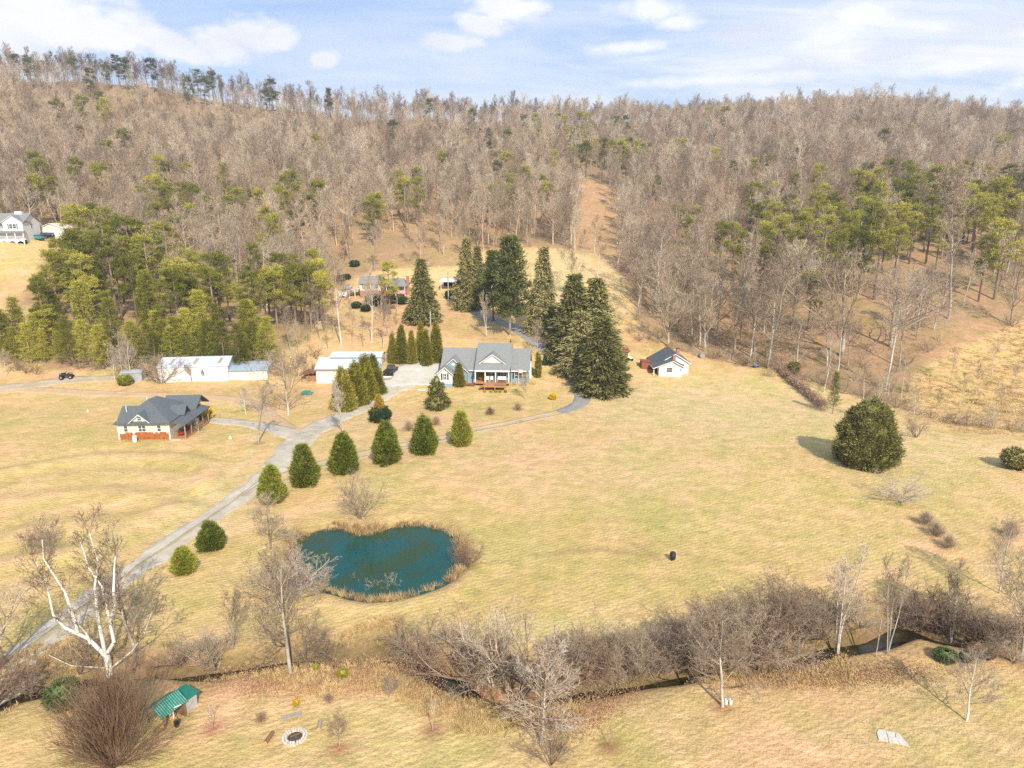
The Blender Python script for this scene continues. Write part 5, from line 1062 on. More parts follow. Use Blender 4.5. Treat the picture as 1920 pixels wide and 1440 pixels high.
# deck with posts, steps and rail
dk=MB(); 
for i in range(9): dk.box(-1.2,2.9,-4.75+i*.28,-4.75+i*.28+.26,.42,.48)
dk.build('deck_boards',M['deck'],b); MB().box(-1.22,2.92,-4.82,-4.77,.22,.46).build('deck_rim',M['deck'],b)
for x in (-1.15,.85,2.8): MB().box(x-.07,x+.07,-4.76,-4.62,-.4,.42).build('deck_post',M['deck'],b)
for i in range(3): MB().box(-1.55-.32*i,-1.24-.32*i,-4.6,-2.9,.24-.16*i,.30-.16*i).build('step',M['deck'],b)
rl=MB(); 
for x in np.linspace(1.0,2.85,8): rl.box(x-.02,x+.02,-4.74,-4.70,.48,1.2)
rl.box(.95,2.9,-4.76,-4.68,1.2,1.27).build('deck_railing',M['black'],b)
def chair(x,y,rz,par,lab,w=.6,matn='white'):
    # local chair on the deck of the blue house, as a thing of its own
    mw=b.matrix_basis; p=mw@Vector((x,y,.5)); 
    c=thing('porch_chair' if w<1 else 'porch_sofa',lab,'chair' if w<1 else 'sofa',p,b.rotation_euler.z+rz)
    MB().box(-w/2,w/2,-.3,.3,.36,.46).build('seat',M[matn],c); MB().box(-w/2,w/2,.24,.32,.46,1.0).build('backrest',M[matn],c)
    for sx in(-1,1):
        MB().box(sx*w/2-.03,sx*w/2+.03,-.3,.3,.58,.64).build('armrest',M[matn],c)
        for sy in(-.27,.24): MB().box(sx*(w/2-.03)-.03,sx*(w/2-.03)+.03,sy-.03,sy+.03,0,.60 if sy<0 else .36).build('leg',M[matn],c)
    return c
b.rotation_euler=(0,0,R(-4)); bpy.context.view_layer.update()
chair(-.85,-1.35,0,b,'white porch chair at the steps end of the blue house porch'); chair(-.05,-1.3,0,b,'white porch chair in front of the blue house door'); chair(1.9,-1.2,0,b,'long white porch sofa at the right end of the blue house porch',1.7)
p=b.matrix_basis@Vector((5.1,-.75,0)); fl=thing('flag','small white and red flag on a pole by the right wing of the blue house','flag',(p.x,p.y,p.z)); MB().tube((0,0,-.2),(0,0,3.0),.03).build('flag_pole',M['white'],fl); MB().box(.04,.75,-.01,.01,2.2,2.75).build('flag_cloth',M['white'],fl); MB().box(.04,.75,-.012,.012,2.0,2.19).build('flag_stripe',M['red'],fl)
for i,x in enumerate((-1.0,0.2,1.1,1.9,2.9)):
    p=b.matrix_basis@Vector((x,-5.3,0)); ever(0,0,0,'small rusty clipped shrub in the row before the deck','ball','golden',i%3,name='deck_shrub',cat='shrub',group='shrubs before the deck',pos=(p.x,p.y,Hs(p.x,p.y)),h=.45)
for lx,ly,s_,l in ((6.0,-1.6,1.1,'bare reddish shrub under the right wing window'),(4.4,-1.4,.9,'bare reddish shrub beside the deck'),(-5.2,-2.2,1.5,'bare rounded shrub between porch and garage gable'),(7.9,-1,1.0,'bare shrub at the right corner of the blue house')):
    p=b.matrix_basis@Vector((lx,ly,0)); bare(0,0,0,l,'shrub',2,False,Cc='twig_red',name='bare_shrub',cat='shrub',pos=(p.x,p.y,Hs(p.x,p.y)),h=s_*1.4)
MB().prism([(p_[0],p_[1]) for p_ in [(-3.3,-2.4),(-3.3,-1.0),(-7,-1.0),(-7,-2.2)]],'z',-.1,.03).build('planting_bed',M['mulch'],b)

p=b.matrix_basis@Vector((-6.2,-2.3,0)); ever(0,0,0,'conical evergreen standing against the blue house garage gable','columnar','arbor',2,name='conical_evergreen',pos=(p.x,p.y,Hs(p.x,p.y)),h=4.6,wide=1.3)
# ===== cream house with the shake skirt =====
b=house('cream_house','cream house with dark hipped roof, side porch and orange shakes low on its wall',272,824,3,dz=-.1); W2=7.2
w=MB(); w.box(-3.6,3.6,0,9,-.6,2.75); w.box(.2,3.55,9.0,12,-.6,2.75); w.build('wall',M['cream'],b)
ze=2.7; zr=5.2; A=(-4.0,-.4,ze);B_=(4.0,-.4,ze);Cc_=(4.0,9.4,ze);D=(-4.0,9.4,ze);R1=(-.6,3.6,zr);R2=(-.2,5.6,zr)
roof(b,[[A,B_,R1],[B_,Cc_,R2,R1],[Cc_,D,R2],[D,A,R1,R2]],M['roofdark'],.16,label='dark hipped main roof')
roof(b,gable_slabs(-.2,4.6,6.8,12.0,2.7,4.3,.3,'x'),M['roofdark'],.14,'cross_gable_roof'); MB().prism([(7.0,2.7),(9.4,4.15),(11.8,2.7)],'x',3.5,4.0).build('gable_wall',M['cream'],b)
roof(b,gable_slabs(-4.1,-1.2,1.6,5.2,2.9,4.3,.2,'x'),M['roofdark'],.12,'left_gable_roof')
# front dormer gable
MB().prism([(-1.75,2.9),(1.05,2.9),(-.35,4.05)],'y',-.15,2.6).build('dormer_wall',M['white'],b); roof(b,gable_slabs(-1.75,1.05,-.15,2.4,2.9,4.15,.28,'y'),M['roofdark'],.09,'dormer_roof'); rake(b,-1.75,1.05,-.15,2.98,4.2,w=.12,over=.28)
front_window(b,-.62,-.08,3.05,3.6,-.15)
for x0,x1,n in ((-2.75,-2.25,1),(-.7,.3,2),(1.95,2.45,1)): front_window(b,x0,x1,1.35,2.2,0,panes=n)
MB().box(-3.68,-3.5,-.04,.1,-.6,2.7).box(3.5,3.68,-.04,.1,-.6,2.7).build('corner_board',M['white'],b)
MB().box(-4.0,4.0,-.47,-.40,2.5,2.70).build('fascia',M['roofdark'],b)
rk=random.Random(4); n=0; sk=MB()
for r_ in range(7):
    x=-3.45
    while x<3.4:
        ww=rk.uniform(.22,.42); z0=-.12+r_*.19; 
        if not (r_==6 and rk.random()<.45): sk.box(x,min(x+ww-.02,3.48),-.05-rk.uniform(0,.03),-.002,z0,z0+.185+rk.uniform(-.01,.004)); n+=1
        x+=ww
sk.build('shake_cladding',M['shingle'],b,kind='stuff')
# side porch
roof(b,[[(4.3,-.3,2.75),(6.1,-.3,2.35),(6.1,9.5,2.35),(4.3,9.5,2.75)][::1]],M['roofdark'],.12,'porch_roof')
MB().box(3.6,5.9,0,9.2,-.1,.15).build('porch_floor',M['deck'],b)
for i in range(5): MB().box(5.7,5.84,.1+i*2.2,.24+i*2.2,.15,2.3).build('porch_post',M['wood'],b)
r2=MB(); r2.box(5.74,5.80,.25,8.9,.85,.92); 
for i in range(30): r2.box(5.75,5.79,.3+i*.29,.34+i*.29,.15,.85)
r2.build('porch_railing',M['brownwood'],b)
MB().prism([(5.2,3.0),(5.2,3.0)],'x',0,0) if False else None
MB().prism([(3.2,3.05),(5.2,3.05),(4.2,4.1)],'x',3.4,4.35).build('side_dormer_wall',M['brownwood'],b); roof(b,gable_slabs(2.6,4.5,3.2,5.2,3.05,4.15,.2,'x'),M['roofdark'],.08,'side_dormer_roof')
MB().box(3.75,5.2,-.8,-.05,-.5,.05).box(3.9,5.2,-.6,-.05,.05,.12).build('concrete_steps',M['concrete'],b)
MB().tube((-3.3,2.4,3.6),(-3.3,2.4,4.6),.06).build('vent_pipe',M['white'],b); MB().tube((-1.4,5.0,4.2),(-1.4,5.0,5.3),.06).build('vent_pipe',M['white'],b)
def on(b_,x,y,z=0): 
    c,s=math.cos(b_.rotation_euler.z),math.sin(b_.rotation_euler.z); X=b_.location.x+x*c-y*s; Y=b_.location.y+x*s+y*c; return (X,Y,z if z else 0)
X,Y,_=on(b,-.9,-1.1); t=thing('white_tank','white plastic tank lying against the shake wall of the cream house','tank',(X,Y,Hs(X,Y)),.3); MB().lathe([(.0,.0),(.26,.02),(.30,.2),(.30,.85),(.2,1.0),(.08,1.05)],0,0,14).build('tank_body',M['white'],t); MB().lathe([(.09,1.04),(.09,1.12)],0,0,10).build('cap',M['white'],t)
for y_,z_ in ((1.6,.16),(4.0,.16)):
    X,Y,_=on(b,4.6,y_); t=thing('porch_bench','red cushioned bench on the side porch, nearer the steps' if y_<2 else 'red cushioned bench further back on the side porch','bench',(X,Y,b.location.z+.15),b.rotation_euler.z); MB().box(-.35,.35,-.6,.6,.35,.45).build('seat',M['red'],t); MB().box(-.35,-.27,-.6,.6,.45,.95).build('backrest',M['brownwood'],t)
    for sx in(-.3,.3):
        for sy in (-.55,.55): MB().box(sx-.03,sx+.03,sy-.03,sy+.03,0,.35).build('leg',M['brownwood'],t)
X,Y,_=on(b,6.5,3.0); bare(0,0,0,'small pale bare shrub leaning over the porch edge of the cream house','open',3,False,'bark_white','twig_pale',name='bare_shrub',cat='shrub',pos=(X,Y,Hs(X,Y)),h=2.3,wide=1.2)
X,Y,_=on(b,-1.9,-1.0); bare(0,0,0,'low twiggy shrub left of the white tank','shrub',3,False,Cc='twig_dark',name='bare_shrub',cat='shrub',pos=(X,Y,Hs(X,Y)),h=.8,wide=1.4)

# ===== long white metal barn =====
b=house('white_metal_barn','long white metal barn with three brown skylights and a lower annex',364,715,8,dz=-.25)
MB().box(-6.3,6.3,0,7.6,-.6,3.1).prism([(0,3.1),(3.8,4.15),(7.6,3.1)],'x',-6.3,6.3).build('wall',M['whitemetal'],b)
roof(b,slope(-6.5,6.5,-.15,3.1,3.8,4.32,7.75,3.1),M['metalroof'],.08)
rb=MB(); k=(4.32-3.1)/3.95
for i in range(22):
    x=-6.2+i*.59; rb.add([(x,-.15,3.105),(x+.05,-.15,3.105),(x+.05,3.78,4.325),(x,3.78,4.325),(x,-.15,3.15),(x+.05,-.15,3.15),(x+.05,3.78,4.37),(x,3.78,4.37)],[(3,2,1,0),(4,5,6,7),(0,1,5,4),(1,2,6,5),(2,3,7,6),(3,0,4,7)])
rb.build('roof_ribs',M['metalroof'],b)
for x in (-4.6,-.2,4.2):
    y0,y1=.9,3.0; z0,z1=3.15+k*(y0+.15),3.15+k*(y1+.15); MB().slab([(x,y0,z0),(x+.6,y0,z0),(x+.75,y1,z1),(x+.15,y1,z1)],.03).build('skylight',M['skylight'],b)
MB().box(6.32,13.4,.6,5.6,-.6,1.95).build('annex_wall',M['creammetal'],b); roof(b,[[(6.33,.3,1.98),(13.6,.3,1.98),(13.6,5.8,2.75),(6.33,5.8,2.75)]],M['bluemetal'],.08,'annex_roof')
MB().box(6.32,13.4,.55,.6,-.55,-.05).build('rusty_base_rail',M['rust'],b)
x,y,z=on(b,9.5,8.2); o=thing('rusty_lean_to','open rusty roofed lean to behind the annex of the white barn','shed',(x,y,Hs(x,y)),R(8)); MB().box(-3.2,2.6,-1,1.6,2.6,2.7).build('roof',M['rust'],o)
for sx in (-3,-.3,2.4):
    for sy in (-.9,1.5): MB().box(sx-.07,sx+.07,sy-.07,sy+.07,-.5,2.6).build('post',M['brownwood'],o)
MB().box(-3.0,2.4,1.3,1.5,0,2.0).build('back_wall',M['rust'],o)

# ===== cream garage =====
b=house('cream_garage_building','cream metal garage with white roll doors and a two level white roof',652,718,1.5,dz=-.15)
MB().box(-6.0,6.0,0,8.6,-.5,3.0).prism([(0,3.0),(4.3,4.3),(8.6,3.0)],'x',-6,6).build('wall',M['creammetal'],b)
roof(b,slope(-6.25,6.2,-.25,2.98,4.3,4.45,8.9,2.98),M['metalroof'],.09)
MB().box(-6.25,6.2,-.30,-.26,2.72,2.96).build('eave_trim',M['wood'],b)
roof(b,[[(-4.1,3.4,4.55),(6.25,3.4,4.55),(6.25,6.4,5.1),(-4.1,6.4,5.1)],[(6.25,9.2,4.3),(-4.1,9.2,4.3),(-4.1,6.4,5.1),(6.25,6.4,5.1)]],M['metalroof'],.09,'upper_roof'); MB().box(-4.0,6.1,4.2,8.7,3.0,4.4).build('upper_wall',M['creammetal'],b)
for x in (-5.1,-1.6,1.9):
    d=MB().box(x,x+2.3,-.05,-.001,-.1,2.3).build('roll_door',M['white'],b); s_=MB()
    for i in range(5): s_.box(x+.02,x+2.28,-.065,-.05,.02+i*.45,.40+i*.45)
    s_.build('door_panel',M['white'],d)
for y0 in (1.0,4.9):
    d=MB().box(6.001,6.05,y0,y0+2.6,-.1,2.6).build('side_door',M['white'],b)
mb=MB(); mb.slab([(-9.2,.4,1.7),(-6.05,.4,2.3),(-6.05,5,2.3),(-9.2,5,1.7)],.08); mb.build('lean_to_roof',M['rust'],b)
for x,y_ in ((-9.0,.6),(-9.0,4.8),(-7.6,.6)): MB().box(x-.06,x+.06,y_-.06,y_+.06,-.5,1.75).build('lean_to_post',M['brownwood'],b)
x,y,z=on(b,-7.3,1.4); t=thing('firewood_pile','stack of split firewood under the lean to of the cream garage','woodpile',(x,y,Hs(x,y)),0); rk=random.Random(3); fw=MB()
for i in range(60):
    ly=i//10; lx=i%10; zz=.08+ly*.15; xx=-.9+lx*.2+rk.uniform(-.04,.04); fw.tube((xx,-.35+rk.uniform(-.1,.1),zz),(xx,.35,zz),.085,n=5)
fw.build('logs',M['firewood'],t,kind='stuff')
x,y,_=on(b,6.9,1.3); t=thing('small_boat','small silver grey boat parked beside the garage side doors','boat',(x,y,Hs(x,y)),R(12)); V=[];n_=9
hull=MB(); st=[(-1.5,.1,.15),(-1.1,.42,.0),(-.3,.55,-.02),(.6,.55,.0),(1.4,.5,.04)]
for (xa,wa,za),(xb,wb,zb) in zip(st[:-1],st[1:]): hull.add([(xa,-wa,.55),(xa,-wa*.5,.12+za),(xa,wa*.5,.12+za),(xa,wa,.55),(xb,-wb,.55),(xb,-wb*.5,.12+zb),(xb,wb*.5,.12+zb),(xb,wb,.55)],[(0,4,5,1),(1,5,6,2),(2,6,7,3),(0,1,2,3),(4,7,6,5)])
hull.build('hull',M['galv'],t); MB().box(-.3,-.05,-.5,.5,.4,.45).build('bench_seat',M['galv'],t); MB().box(-.9,1.0,-.06,.06,0,.14).build('keel_block',M['wood'],t)
x,y,z=hit(575,738); t=thing('green_tarp_heap','crumpled green tarp over a low heap on the grass below the garage','tarp',(x,y,z)); rk=random.Random(8); V=[];
mb=MB(); nx=9
for j in range(nx):
    for i in range(nx):
        u,v=(i/(nx-1)-.5)*2,(j/(nx-1)-.5)*2; q=max(0,1-u*u)*max(0,1-v*v); V.append((u*1.1+rk.uniform(-.05,.05),v*.7+rk.uniform(-.05,.05),.02+q*.62+rk.uniform(-.05,.08)*(q>0)))
mb.add(V,[(j*nx+i,j*nx+i+1,(j+1)*nx+i+1,(j+1)*nx+i) for j in range(nx-1) for i in range(nx-1)]); mb.build('tarp_sheet',M['tarp'],t)

# ===== vehicles =====
def car(px,py,rz,label,paint,kind='sedan',L=4.4,name='parked_car',pos=None,s=1.0):
    x,y,z=pos or hit(px,py); t=thing(name,label,'car',(x,y,z),R(rz),None,s); h=L/2; W_=.88
    prof={'sedan':[(-h,.35),(-h,.75),(-h*.72,.85),(-h*.42,.92),(h*.5,.9),(h*.96,.72),(h,.4)],'suv':[(-h,.4),(-h,1.0),(-h*.6,1.05),(h*.45,1.02),(h*.95,.9),(h,.45)],'pickup':[(-h,.45),(-h,.95),(h*.5,1.0),(h*.95,.9),(h,.5)]}[kind]
    MB().prism(prof,'y',-W_,W_).build('body',M[paint],t)
    cab={'sedan':[(-h*.55,.9),(-h*.32,1.38),(h*.12,1.40),(h*.42,.9)],'suv':[(-h*.93,1.0),(-h*.82,1.72),(h*.12,1.74),(h*.44,1.0)],'pickup':[(-h*.10,.98),(-h*.05,1.68),(h*.18,1.70),(h*.46,.98)]}[kind]
    cb=MB(); 
    lo=[p for p in cab if p[1]<1.1]; hi=[p for p in cab if p[1]>1.1]
    V=[(lo[0][0],-W_*.97,lo[0][1]),(lo[1][0],-W_*.97,lo[1][1]),(lo[1][0],W_*.97,lo[1][1]),(lo[0][0],W_*.97,lo[0][1]),(hi[0][0],-W_*.78,hi[0][1]),(hi[1][0],-W_*.78,hi[1][1]),(hi[1][0],W_*.78,hi[1][1]),(hi[0][0],W_*.78,hi[0][1])]
    cb.add(V,[(0,1,5,4),(1,2,6,5),(2,3,7,6),(3,0,4,7),(4,5,6,7)]); cb.build('windows',M['glass'],t)
    MB().box(hi[0][0],hi[1][0],-W_*.8,W_*.8,hi[0][1]-.01,hi[0][1]+.05).build('roof',M[paint],t)
    for sx in(-1,1):
        for sy in(-1,1):
            c=Vector((sx*h*.62,sy*W_,.33)); wh=MB().tube(c-Vector((0,.11,0)),c+Vector((0,.06 if sy>0 else .11,0)),.33,n=14).build('wheel',M['tyre'],t); MB().tube(c+Vector((0,sy*.06,0)),c+Vector((0,sy*.125,0)),.19,n=10).build('rim',M['chrome'],wh)
    for sy in(-1,1): MB().box(h*.955,h*1.0+.012,sy*.55-.16,sy*.55+.16,.6,.74).build('headlight',M['white'],t); MB().box(-h-.012,-h*.97,sy*.6-.14,sy*.6+.14,.62,.76).build('tail_light',M['red'],t)
    return t
car(70,449,178,'teal green saloon car beside the far left white house','teal','sedan',3.9); car(88,446,75,'dark blue car parked at the left door of the far white garage','navy','suv',3.6,s=.92); car(103,446,80,'dark blue car at the right door of the far white garage, half hidden by pines','navy','suv',3.6,s=.92)
car(733,700,82,'black pickup truck showing behind the corner of the cream garage','black','pickup',4.6,name='parked_truck')
x,y,z=hit(1180,676); t=thing('white_mower','small white garden tractor outside the brown roofed shed','tractor',(x,y,z),R(20)); MB().box(-.7,.5,-.35,.35,.4,.8).build('body',M['white'],t); MB().box(-.5,-.1,-.25,.25,.8,.95).build('seat',M['white'],t); 
for sx,r_ in ((-.5,.36),(.45,.24)):
    for sy in (-1,1): c=Vector((sx,sy*.42,r_)); MB().tube(c-Vector((0,.09,0)),c+Vector((0,.09,0)),r_,n=12).build('wheel',M['tyre'],t)
def quad(px,py,rz,label,body,name='quad_bike'):
    x,y,z=hit(px,py); t=thing(name,label,'quad bike' if name=='quad_bike' else 'tractor',(x,y,z),R(rz),None,1.25)
    MB().prism([(-.9,.5),(-.85,.75),(-.3,.82),(0,.7),(.35,.9),(.8,.78),(.92,.5)],'y',-.28,.28).build('body',M[body],t); MB().box(-.6,.0,-.2,.2,.8,.95).build('seat',M['black'],t); MB().box(-.95,-.5,-.42,.42,.78,.83).box(.5,.95,-.42,.42,.8,.85).build('rack',M['chrome'],t)
    hb=MB(); hb.tube((.2,0,.85),(.12,0,1.1),.03); hb.tube((.12,-.35,1.12),(.12,.35,1.12),.025); hb.build('handlebar',M['black'],t)
    for sx in(-.62,.62):
        for sy in(-1,1): c=Vector((sx,sy*.46,.3)); w_=MB().tube(c-Vector((0,.12,0)),c+Vector((0,.12,0)),.3,n=12).build('wheel',M['tyre'],t); MB().tube(c+Vector((0,sy*.1,0)),c+Vector((0,sy*.13,0)),.14,n=8).build('rim',M['chrome'],w_)
quad(125,710,20,'dark quad bike parked on the verge of the upper dirt drive','navy')
quad(270,704,175,'small dark green tractor right of the small metal shed','holly',name='garden_tractor')

# ===== small metal shed =====
b=house('metal_shed','small grey metal shed behind the bare trees left of the white barn',247,716,6); MB().box(-1.9,1.9,0,2.2,-.3,1.75).build('wall',M['galv'],b); roof(b,gable_slabs(-1.9,1.9,0,2.2,1.75,2.2,.1,'x'),M['galv'],.05)
s_=MB(); 
for i in range(14): s_.box(-1.85+i*.28,-1.81+i*.28,-.03,0,-.2,1.72)
s_.build('wall_ribs',M['galv'],b)

# ===== white cottage =====
b=house('white_cottage','white cottage with a dark roof, two brick chimneys and a corner porch',1252,706,0,dz=-.05)
MB().box(-1.85,2.8,0,5.2,-.3,2.25).prism([(-1.85,2.25),(2.8,2.25),(.9,3.25)],'y',.002,5.2).build('wall',M['white'],b)
MB().box(-1.2,4.6,2.0,9.0,-.3,2.55).prism([(-1.2,2.55),(4.6,2.55),(1.75,4.3)],'y',2.0,9.0).build('rear_wall',M['white'],b)
roof(b,[[(-3.1,-.35,1.95),(.9,-.35,3.45),(.9,4.0,3.45),(-3.1,4.0,1.95)],[(.9,-.35,3.45),(3.1,-.35,2.25),(3.1,2.4,2.25),(.9,2.4,3.45)]],M['roofdark'],.12,'front_roof')
roof(b,[[(-2.6,1.7,2.0),(1.75,1.7,4.5),(1.75,9.3,4.5),(-2.6,9.3,2.0)],[(1.75,1.7,4.5),(4.95,1.7,2.5),(4.95,9.3,2.5),(1.75,9.3,4.5)]],M['roofdark'],.12,'main_roof')
tb=MB(); tb.prism([(-3.1,1.83),(.9,3.32),(.9,3.17),(-3.1,1.68)],'y',-.40,-.3); tb.prism([(3.1,1.98),(3.1,2.13),(.9,3.32),(.9,3.17)],'y',-.40,-.3); tb.prism([(-.4,3.14),(1.75,4.37),(1.75,4.2),(-.4,2.97)],'y',1.64,1.74); tb.prism([(4.95,2.2),(4.95,2.37),(1.75,4.37),(1.75,4.2)],'y',1.64,1.74); tb.box(-3.16,-3.1,-.3,4.0,1.74,1.9); tb.build('gable_trim',M['white'],b)
front_window(b,-.3,.85,1.0,1.85,0); front_window(b,3.15,3.6,1.3,2.2,2.0)
front_window(b,2.35,2.55,1.2,1.7,0)
MB().box(-2.95,-1.86,0,4.6,-.25,.12).build('porch_floor',M['concrete'],b)
for y_ in (.1,4.3): MB().box(-2.9,-2.75,y_,y_+.14,.12,1.95).build('porch_post',M['white'],b)
d=MB().box(-1.93,-1.86,1.6,2.5,.12,2.0).build('door',M['dark'],b)
MB().box(2.85,4.55,1.93,2.0,-.3,.2).build('foundation',M['concrete'],b)
for x,y_,z0,z1 in ((1.35,1.2,2.3,4.0),(2.75,4.3,3.2,5.0)):
    c=MB().box(x-.28,x+.28,y_-.28,y_+.28,z0,z1).build('chimney',M['brick'],b); MB().box(x-.34,x+.34,y_-.34,y_+.34,z1,z1+.1).build('chimney_cap',M['brick'] if x<2 else M['black'],c)
x,y,_=on(b,-3.7,3.4); t=thing('brown_tool_shed','small reddish brown shed against the left rear of the white cottage','shed',(x,y,Hs(x,y))); MB().box(-1,.75,0,2.0,-.2,1.6).build('wall',M['rust'],t); MB().slab([(-1.15,-.15,1.75),(.9,-.15,1.6),(.9,2.2,1.6),(-1.15,2.2,1.75)],.07).build('roof',M['rust'],t)
x,y,z=hit(1316,670); t=thing('round_tank','pale round tank at the foot of the wood right of the white cottage','tank',(x,y,z)); MB().tube((-.1,-.8,.55),(-.1,.8,.55),.5,n=16).build('tank_body',M['galv'],t); MB().box(-.5,.3,-.6,-.4,-.1,.2).box(-.5,.3,.4,.6,-.1,.2).build('stand',M['concrete'],t)
x,y,z=hit(1417,690); t=thing('blue_barrow','small blue wheelbarrow at the corner of the field by the wood','wheelbarrow',(x,y,z),.5,None,1.3); MB().add([(-.4,-.3,.6),(.4,-.3,.6),(.4,.3,.6),(-.4,.3,.6),(-.25,-.2,.3),(.25,-.2,.3),(.25,.2,.3),(-.25,.2,.3)],[(4,7,6,5),(0,4,5,1),(1,5,6,2),(2,6,7,3),(3,7,4,0)]).build('tray',M['bluecloth'],t); MB().tube((-.4,-.25,.4),(-.9,-.3,.6),.025).tube((-.4,.25,.4),(-.9,.3,.6),.025).build('handles',M['wood'],t); MB().tube((.5,-.05,.18),(.5,.05,.18),.18,n=12).build('wheel',M['tyre'],t); MB().box(-.3,-.25,-.2,-.15,0,.35).box(-.3,-.25,.15,.2,0,.35).build('legs',M['black'],t)
bare(1440,706,690,'low heap of reddish brush on the field left of the hedge','shrub',4,False,Cc='twig_red',name='brush_heap',cat='brush',wide=2.2)
# shed behind the spruce clump
b=house('brown_roofed_shed','open fronted white shed with a brown roof peeping out behind the spruces',1163,676,12); MB().box(-1.9,1.9,.9,3.2,-.2,1.9).build('wall',M['white'],b); MB().box(1.75,1.9,0,.9,-.2,1.8).box(-.1,.0,0,.9,-.2,1.8).build('side_wall',M['white'],b); MB().box(.0,1.75,.2,.88,-.1,.9).build('stored_junk',M['yellowpaint'],b); roof(b,slope(-2.1,2.1,-.3,1.85,1.4,2.7,3.5,1.8),M['rust'],.1)

# ===== upper house =====
b=house('upper_house','cream and brick house with a grey roof and a railed balcony on the hillside',712,558,2,dz=.0)
MB().box(-5.2,.4,0,7,-1.0,1.9).build('brick_wall',M['brick'],b,label='lower storey of red brick'); MB().box(-5.25,.45,-.05,7,1.9,3.9).prism([(-.05,3.9),(3.5,5.4),(7,3.9)],'x',-5.25,.45).build('upper_wall',M['cream'],b)
roof(b,gable_slabs(-5.25,.45,-.05,7,3.9,5.6,.35,'x'),M['roofgrey'],.14)
for x in (-4.2,-3.1,-.9): front_window(b,x,x+.55,2.5,3.4,-.05); MB().box(x-.3,x-.1,-.1,-.05,2.45,3.45).build('shutter',M['shutter'],b)
front_window(b,-3.4,-2.8,.6,1.3,0); front_window(b,-1.4,-.8,.6,1.3,0)
MB().box(.46,7.1,1.2,7.2,-1,3.2).build('right_wall',M['brick'],b); MB().box(2.4,6.4,1.12,1.2,1.35,3.0).build('porch_wall',M['cream'],b)
for x in (2.6,3.9,5.2): front_window(b,x,x+.8,1.5,2.6,1.12)
roof(b,[[(1.6,-.4,3.05),(7.5,-.4,3.05),(6.2,3.6,4.9),(2.6,3.6,4.9)],[(7.5,-.4,3.05),(7.5,7.6,3.05),(6.2,3.6,4.9)],[(7.5,7.6,3.05),(.6,7.6,3.05),(2.6,3.6,4.9),(6.2,3.6,4.9)],[(1.6,-.4,3.05),(2.6,3.6,4.9),(.6,7.6,3.05)][::1]],M['roofgrey'],.12,'right_roof')
MB().box(1.9,7.0,-.3,1.12,1.0,1.15).build('balcony_floor',M['deck'],b); r3=MB().box(1.9,7.0,-.32,-.25,1.15,2.0)
r3.build('balcony_rail',mat('faded_pink_rail',(.62,.42,.38),.7),b)
for x in (2.0,4.4,6.9): MB().box(x-.09,x+.09,-.3,-.12,-.8,2.95).build('balcony_post',M['white'],b)
MB().box(7.1,7.8,2.2,3.0,-1,5.6).build('chimney',M['brick'],b)
roof(b,[[(-8.4,-.4,1.9),(-5.3,-.4,2.8),(-5.3,4,2.8),(-8.4,4,1.9)]],M['metalroof'],.1,'carport_roof')
for x,y_ in ((-8.2,-.2),(-6.6,-.2),(-8.2,3.7)): MB().box(x-.08,x+.08,y_-.08,y_+.08,-1.2,2.0 if x<-8 else 2.4).build('carport_post',M['white'],b)
x,y,_=on(b,-9.9,.3); t=thing('white_trailer','small white trailer box beside the carport of the upper house','trailer',(x,y,Hs(x,y)),R(2)); MB().box(-1.2,1.1,0,1.8,.35,1.7).build('box',M['white'],t); 
for sy in(-.02,1.82): MB().tube((0,sy-.08,.3),(0,sy+.08,.3),.3,n=12).build('wheel',M['tyre'],t)
MB().tube((1.1,.9,.45),(1.9,.9,.35),.05).build('tow_bar',M['black'],t)
b=house('garden_shed','little brick shed with a grey roof behind the white trailer',651,548,0); MB().box(-.9,.9,0,1.6,-.4,1.1).build('wall',M['brick'],b); roof(b,gable_slabs(-.9,.9,0,1.6,1.1,1.6,.15,'x'),M['bluemetal'],.07)
b=house('open_carport','pale roofed open carport at the top of the asphalt drive',841,545,-3)
roof(b,[[(-2.2,-1,2.6),(2.4,-1,2.6),(2.4,1.6,3.3),(-2.2,1.6,3.3)],[(2.4,4.2,2.6),(-2.2,4.2,2.6),(-2.2,1.6,3.3),(2.4,1.6,3.3)]],M['metalroof'],.12)
for x,y_ in ((-2,-.8),(2.2,-.8),(-2,4),(2.2,4)): MB().box(x-.07,x+.07,y_-.07,y_+.07,-.6,2.6).build('post',M['white'],b)
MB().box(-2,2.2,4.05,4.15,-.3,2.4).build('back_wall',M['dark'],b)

# ===== far left house and garage =====
b=house('white_two_storey_house','large white two storey house with a railed porch over arches, at the left edge',22,455,5,dz=-.3)
MB().box(-9,3.0,1.8,9.8,-.5,6.3).prism([(1.8,6.3),(5.8,8.4),(9.8,6.3)],'x',-9,3.0).build('wall',M['white'],b)
roof(b,gable_slabs(-9,3.0,1.8,9.8,6.3,8.6,.35,'x'),M['roofgrey'],.14)
MB().box(-2.4,3.02,1.2,1.8,3.6,6.2).prism([(-2.4,6.2),(3.02,6.2),(.3,7.9)],'y',1.2,5).build('gable_wall',M['white'],b); roof(b,gable_slabs(-2.4,3.0,1.2,5.2,6.25,8.1,.3,'y'),M['roofgrey'],.1,'gable_roof'); rake(b,-2.4,3.0,1.2,6.3,8.12,w=.14)
MB().box(-8,-3.2,1.2,1.8,3.6,5.8).prism([(-8,5.8),(-3.2,5.8),(-5.6,7.2)],'y',1.2,4).build('second_gable_wall',M['white'],b); roof(b,gable_slabs(-8,-3.2,1.2,4.2,5.85,7.35,.3,'y'),M['roofgrey'],.1,'second_gable_roof')
for x in (-.6,.4): front_window(b,x,x+.8,4.3,5.5,1.2)
for x in (-1.05,1.4): MB().box(x,x+.25,1.15,1.2,4.2,5.6).build('shutter',M['shutter'],b)
